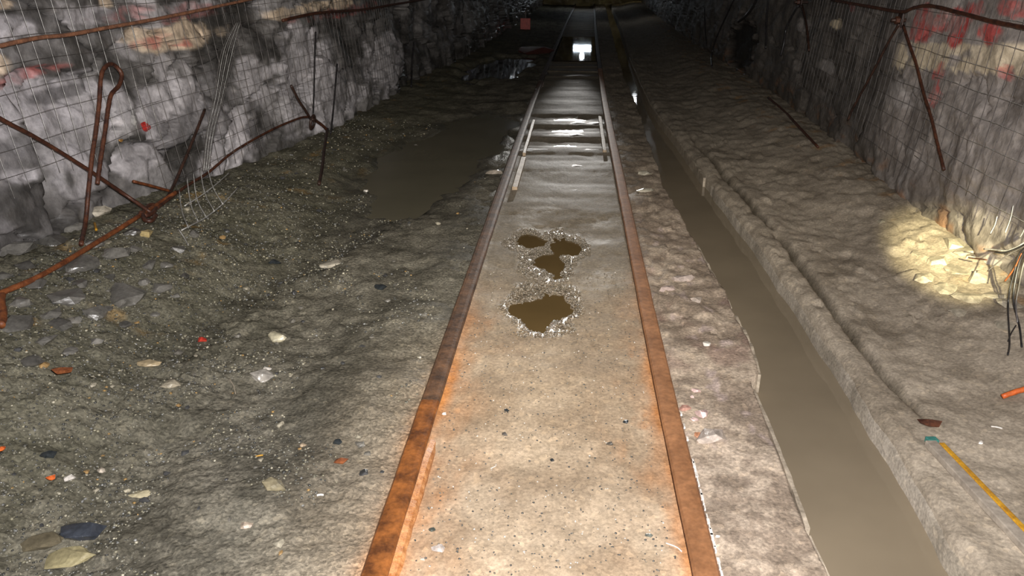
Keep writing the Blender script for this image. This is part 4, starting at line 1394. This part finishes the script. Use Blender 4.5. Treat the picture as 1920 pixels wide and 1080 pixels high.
wall_rod('hanging_cable', wl_path([(632, 120), (628, 170), (624, 215), (620, 250)], 0.04), 0.008, M['cable'], 'black cable hanging on the wall right of the far ring', 'cable', seed=15)
wall_rod('hanging_cable', wl_path([(776, 80), (773, 110), (772, 140), (771, 162)], 0.04), 0.012, M['cable'], 'black cable hanging beside the farthest pale patch', 'cable', seed=16)
# red and metal bolt end low on the left wall
o = stone('plastic_cap', *WLp(270, 236, -0.03)[:2], (0.03, 0.042, 0.028), (0.42, 0.035, 0.03), 'broken red plastic cap stuck on the left wall', 901, 0.3, 0.9, z=WLp(270, 236)[2], sink=0.5, cat='cap')
o.location = WLp(272, 238, 0.0)
o2 = stone('foil_scrap', 0, 0, (0.02, 0.03, 0.045), (0.30, 0.29, 0.28), 'crumpled shiny scrap beside the red cap, left wall', 902, 0.3, 1.0, z=0, sink=0.5, cat='scrap')
o2.location = WLp(250, 228, 0.0)
o3 = stone('plastic_cap', 0, 0, (0.012, 0.03, 0.012), (0.38, 0.20, 0.05), 'small orange cap under the red cap, left wall', 903, 0.3, 0.6, z=0, sink=0.5, cat='cap')
o3.location = WLp(226, 264, 0.0)


# ------------------------------------------------------------------ weld mesh on the walls
def mesh_panel(plane, sgn, y0, y1, z0, z1, step, r, mats, label, group, seed, sag=0.03, slant=0.0, rh=0.75):
    root = thing('weld_mesh_panel', label, 'wire mesh', (float(plane((y0 + y1) / 2, 0.5)), (y0 + y1) / 2, z0), group)

    def pos(y, z):
        X = plane(y, z) + sgn * (0.012 + sag * (0.5 + 0.5 * fbm(y * 1.1 + seed, z * 1.3, 221, 2)))
        return np.array([float(X), y + 0.012 * float(perlin(y * 2.2 + seed, z * 2.2, 222)) + slant * (z - z0), z + 0.012 * float(perlin(y * 2.2 + seed, z * 2.2 + 50, 223))])
    rs = np.random.RandomState(seed)
    mv, mh = MB(), MB()
    nz = int((z1 - z0) / 0.12) + 1
    for y in np.arange(y0, y1 + 0.001, step):
        zb = z0 + rs.uniform(-0.06, 0.05)
        mv.tube([pos(y, z) for z in np.linspace(zb, z1, nz)], r, 4)
    for z in np.arange(z0 + 0.05, z1, step):
        mh.tube([pos(y, z) + np.array([sgn * 2 * r, 0, 0]) for y in np.linspace(y0 - 0.03, y1 + 0.03, int((y1 - y0) / 0.12) + 2)], r * rh, 4)
    tag(mv.build('vertical_wires', mats[0], root, True), kind='stuff')
    tag(mh.build('horizontal_wires', mats[1], root, True), kind='stuff')
    return root


WP, WD = M['wire_pale'], M['wire_dark']
mesh_panel(wall_l_plane, 1, 2.35, 4.30, 0.62, 2.5, 0.105, 0.0013, (WP, WD), 'pale weld mesh panel on the left wall, nearest one', None, 1)
mesh_panel(wall_l_plane, 1, 4.12, 5.40, 0.30, 2.5, 0.105, 0.0015, (WD, WD), 'dark weld mesh panel on the left wall above the hook', None, 2, 0.05)
mesh_panel(wall_l_plane, 1, 5.30, 7.40, 0.35, 2.5, 0.105, 0.0015, (WD, WD), 'weld mesh panel on the left wall round the far ring', None, 3)
mesh_panel(wall_l_plane, 1, 7.30, 9.40, 0.30, 2.5, 0.105, 0.0016, (WD, WD), 'weld mesh panel on left wall just beyond the far ring', None, 4)
mesh_panel(wall_r_plane, -1, 2.6, 4.55, 0.42, 2.5, 0.11, 0.0013, (WD, WP), 'weld mesh panel on the right wall, nearest one', None, 5, 0.03, 0.0, 1.1)
mesh_panel(wall_r_plane, -1, 4.45, 5.90, 0.35, 2.5, 0.105, 0.0015, (WD, WD), 'weld mesh panel on right wall behind the nearest cable pair', None, 6)
mesh_panel(wall_r_plane, -1, 5.80, 8.0, 0.40, 2.5, 0.105, 0.0015, (WD, WD), 'weld mesh panel on right wall beyond the nearest cable pair', None, 7)

# overlapping mesh edge: a bunch of pale wires running down the left wall, and its curled tail
root = thing('mesh_edge', 'bunched pale wire edge of mesh hanging down the left wall', 'wire mesh', WLp(380, 330, 0.05))
for k in range(7):
    dx = k * 5
    tube('wire', wl_path([(452 - dx * 0.3, 40), (440 - dx * .8, 95), (420 - dx * .6, 180), (402 - dx * .5, 250), (392 - dx * .4, 320)], 0.055 + 0.006 * k), 0.0021, WP if k % 2 else WD, root, 5, 6, 0.0, k)
root = thing('mesh_tail', 'curled ladder of pale wires at the foot of left wall', 'wire mesh', WLp(380, 400, 0.05))
for q in ([(346, 386), (372, 370), (402, 348), (432, 322)], [(340, 432), (355, 424), (385, 408), (418, 382), (448, 350)]):
    tube('wire', wl_path(q, 0.09), 0.0034, WP, root, 5, 6, 0.0, 3)
for k, (q0, q1, q2) in enumerate([((336, 355), (341, 395), (353, 427)), ((350, 330), (358, 383), (372, 416)), ((362, 320), (369, 372), (387, 408)), ((375, 315), (384, 362), (402, 396)), ((388, 310), (399, 350), (418, 383)), ((335, 430), (345, 445), (353, 460))]):
    tube('rung', wl_path([q0, q1, q2], 0.09), 0.0030, WP, root, 5, 6, 0.0, k)

# ------------------------------------------------------------------ right wall: cables, plates, frayed bundle


def anchor_plate(px, py, label, s=0.07):
    c = WRp(px, py, 0.02)
    root = thing('anchor_plate', label, 'plate', c)
    MB().box(c, (0.012, s * 2, s * 2), None).build('plate', M['rust_dark'], root, bevel=0.004)
    tube('bolt', [c + np.array([0.16, 0, 0]), c + np.array([-0.06, 0, 0])], 0.012, M['rust_dark'], root)
    MB().tube([c + np.array([-0.01, 0, 0]), c + np.array([-0.034, 0, 0])], 0.024, 6).build('nut', M['rust'], root)


anchor_plate(1689, 38, 'rusty anchor plate where cables meet on the near right wall', 0.042)
anchor_plate(1501, 4, 'rusty anchor plate at the top, second along the right wall', 0.05)
RC = [([(1960, 62), (1920, 52), (1860, 40), (1800, 24), (1745, 11), (1715, 14), (1690, 22), (1640, 14), (1560, 0)], 0.0105, 'rust', 'rusty cable sagging along the top of right wall'),
      ([(1686, 45), (1668, 75), (1642, 125), (1620, 165), (1598, 206), (1590, 225)], 0.0085, 'rust_dark', 'dark cable slanting left from the near anchor plate'),
      ([(1694, 48), (1704, 80), (1718, 120), (1732, 175), (1746, 220), (1758, 270), (1770, 318)], 0.0085, 'rust', 'reddish brown cable slanting right from the near anchor plate'),
      ([(1497, 10), (1484, 32), (1474, 55), (1470, 80), (1464, 105)], 0.012, 'cable', 'black cable slanting left from the second anchor plate'),
      ([(1504, 10), (1510, 35), (1514, 60), (1517, 95)], 0.010, 'rust_dark', 'thin dark cable dropping right from the second anchor plate'),
      ([(1378, -6), (1364, 25), (1350, 55), (1340, 80), (1334, 105), (1335, 125)], 0.013, 'cable', 'black cable slanting down the wall left of dark recess'),
      ([(1420, -5), (1412, 12), (1400, 28), (1385, 40)], 0.018, 'cable', 'thick black cable across the top of the dark recess'),
      ([(1441, -4), (1438, 25), (1437, 60), (1436, 90)], 0.011, 'cable', 'black cable hanging right of the dark recess'),
      ([(1321, 15), (1322, 50), (1325, 85)], 0.010, 'cable', 'thin black cable hanging far along the right wall'),
      ([(1440, 183), (1470, 208), (1500, 240), (1534, 276)], 0.010, 'rust', 'rusty rod lying along the foot of the far right wall')]
for k, (q, r_, mt, lab) in enumerate(RC):
    wall_rod('wall_cable' if 'rod' not in lab else 'tie_rod', wr_path(q, 0.05), r_, M[mt], lab, 'cable' if 'rod' not in lab else 'rod', seed=20 + k)
# frayed cable bundle at the right border
root = thing('frayed_cable', 'frayed bundle of black cable strands hanging at the right border', 'cable', WRp(1915, 470, 0.12))
ST = [([(1960, 430), (1925, 452), (1905, 464), (1885, 470), (1862, 468), (1845, 467)], 0.0034, 'wire_pale'),
      ([(1960, 436), (1922, 458), (1900, 468), (1882, 474), (1866, 473)], 0.0040, 'cable'),
      ([(1960, 440), (1920, 462), (1890, 478), (1870, 493), (1852, 508)], 0.0028, 'wire_dark'),
      ([(1850, 487), (1832, 485), (1816, 483)], 0.0031, 'rust'),
      ([(1930, 458), (1912, 475), (1902, 510), (1893, 545), (1890, 580), (1893, 640), (1890, 665)], 0.0034, 'cable'),
      ([(1930, 462), (1914, 485), (1904, 525), (1900, 560), (1906, 590), (1912, 615), (1916, 650)], 0.0040, 'cable'),
      ([(1930, 470), (1918, 500), (1910, 540), (1905, 570), (1908, 605)], 0.0031, 'wire_dark'),
      ([(1916, 475), (1904, 500), (1892, 517), (1884, 527)], 0.0037, 'rust_orange'),
      ([(1905, 610), (1896, 625), (1890, 640)], 0.0025, 'cable')]
for k, (q, r_, mt) in enumerate(ST):
    tube('strand', wr_path(q, 0.13 if k != 3 else 0.10), r_, M[mt], root, 6, 6, 0.0, k)
# loose mesh wire ends above it
for k, (p0, p1, lab) in enumerate([((1870, 405), (1857, 438), 'short broken wire end, leftmost of three above the frayed cable'), ((1900, 385), (1885, 436), 'broken wire end, middle of three above the frayed cable'), ((1925, 415), (1912, 446), 'broken wire end, rightmost of three above the frayed cable')]):
    wall_rod('wire_end', wr_path([p0, ((p0[0] + p1[0]) / 2 + 2, (p0[1] + p1[1]) / 2), p1], 0.06), 0.0026, WP, lab, 'wire', 5, k, 0.0)
# broken rocks at the foot of the right wall, in the beam
RRK = [(1790, 455, 50), (1830, 470, 60), (1868, 480, 46), (1765, 490, 50), (1812, 505, 70), (1850, 520, 66), (1778, 540, 60), (1826, 556, 64), (1870, 555, 50), (1738, 520, 40), (1905, 570, 60), (1890, 610, 50), (1800, 585, 40), (1722, 475, 30), (1660, 415, 30)]
RRL = ordinal_labels(RRK, [(1890, 500, 'the frayed cable'), (1760, 520, 'the left side of the bright spot'), (1660, 410, 'the dim far end of the heap')], 'pale rock at right wall')
for i, (px, py, w) in enumerate(RRK):
    z = 0.15
    for _ in range(8):
        p = G(px, py, z)
        p[0] = min(p[0], 2.02)
        z = 0.5 * z + 0.5 * floor_z(p[0], p[1])
    s = w / FPX * math.sqrt(p[0] ** 2 + p[1] ** 2 + 1.6) / 2
    stone('rubble_rock', p[0], p[1], (s, s * random.uniform(.8, 1.1), s * random.uniform(.3, .5)), (0.34, 0.30, 0.23), RRL[i], 500 + i,
          random.uniform(0, 3), 0.3, 0.68, 'rocks at the right wall foot', cat='rock', z=z)


# ------------------------------------------------------------------ far down the drift: lamps and markers
def at_dist(px, Y, z):
    """the point at distance Y and height z that lies under pixel column px near the horizon"""
    lo_, hi_ = -4.0, 6.0
    for _ in range(50):
        m_ = (lo_ + hi_) / 2
        v = np.array([m_, Y, -z - CAM_H])              # mirrored in the water
        sx = 960 + FPX * np.dot(v, _r) / np.dot(v, _f)
        if sx < px:
            lo_ = m_
        else:
            hi_ = m_
    return (lo_ + hi_) / 2


LY = 34.0
xa_, xb_ = at_dist(1075, LY, 1.55), at_dist(1108, LY, 1.55)
xm = (xa_ + xb_) / 2
root = thing('tube_light_fitting', 'twin tube light hung across the far end of the track', 'lamp', (xm, LY, 1.56))
MB().box((xm, LY + 0.06, 1.56), (xb_ - xa_ + 0.1, 0.05, 0.26)).build('housing', M['housing'], root, bevel=0.01)
for z in (1.48, 1.63):
    MB().tube([(xa_, LY, z), (xb_, LY, z)], 0.035, 8).build('light_tube', M['tube_light'], root)
for x in (xa_ + 0.1, xb_ - 0.1):
    MB().tube([(x, LY + 0.06, 1.69), (x, LY + 0.06, 3.1)], 0.008, 6).build('hanger', M['rust_dark'], root)


def lamp(px, Y, z, r, mat, label, zc=3.0, sgn=1):
    x = at_dist(px, Y, z)
    root = thing('bulkhead_lamp', label, 'lamp', (x, Y, z))
    V, F = ICO2
    mesh_obj('bulb', V * r + np.array([x, Y, z]), F, mat, root, True)
    MB().tube([(x, Y + sgn * r * 0.6, z), (x, Y + sgn * r * 1.6, z)], r * 1.25, 12).build('housing', M['housing'], root)
    MB().tube([(x, Y + r * 1.1, z + r), (x, Y + r * 1.1, zc)], 0.008, 6).build('hanger', M['rust_dark'], root)


lamp(1091, 33.6, 1.83, 0.10, M['bulb'], 'round bright lamp hung above the far twin tube light')
lamp(1189, 24.0, 2.10, 0.07, M['bulb_small'], 'small round lamp hung above the far drainage ditch')
lamp(972, 24.0, 1.56, 0.045, M['bulb_small'], 'small round lamp hung near the far left wall')
lamp(1180, 36.2, 0.9, 0.05, M['bulb_warm'], 'dim warm lamp by the rock at the far end', 3.0, -1)

p = G(985, 56, 0.02)
root = thing('marker_post', 'short post with a red plate left of the far track', 'marker', p)
MB().box((p[0], p[1], 0.24), (0.03, 0.03, 0.5)).build('post', M['rust_dark'], root)
MB().box((p[0], p[1] - 0.02, 0.17), (0.26, 0.012, 0.28)).build('red_plate', M['red'], root, bevel=0.004)
p = G(1030, 9, 0.02)
root = thing('marker_post', 'red and white striped post at the far end left of track', 'marker', p)
MB().box((p[0], p[1], 0.35), (0.28, 0.05, 0.7)).build('post', M['red'], root)
MB().box((p[0] - 0.08, p[1] - 0.03, 0.35), (0.09, 0.012, 0.66)).build('white_stripe', M['white'], root)
p = G(1003, 100, 0.0)
stone('rock_slab', p[0], p[1], (0.36, 0.5, 0.10), (0.10, 0.035, 0.028), 'rust red rock slab lying left of the far track', 950, 0.2, 0.0, 0.4, z=0.02, cat='rock')
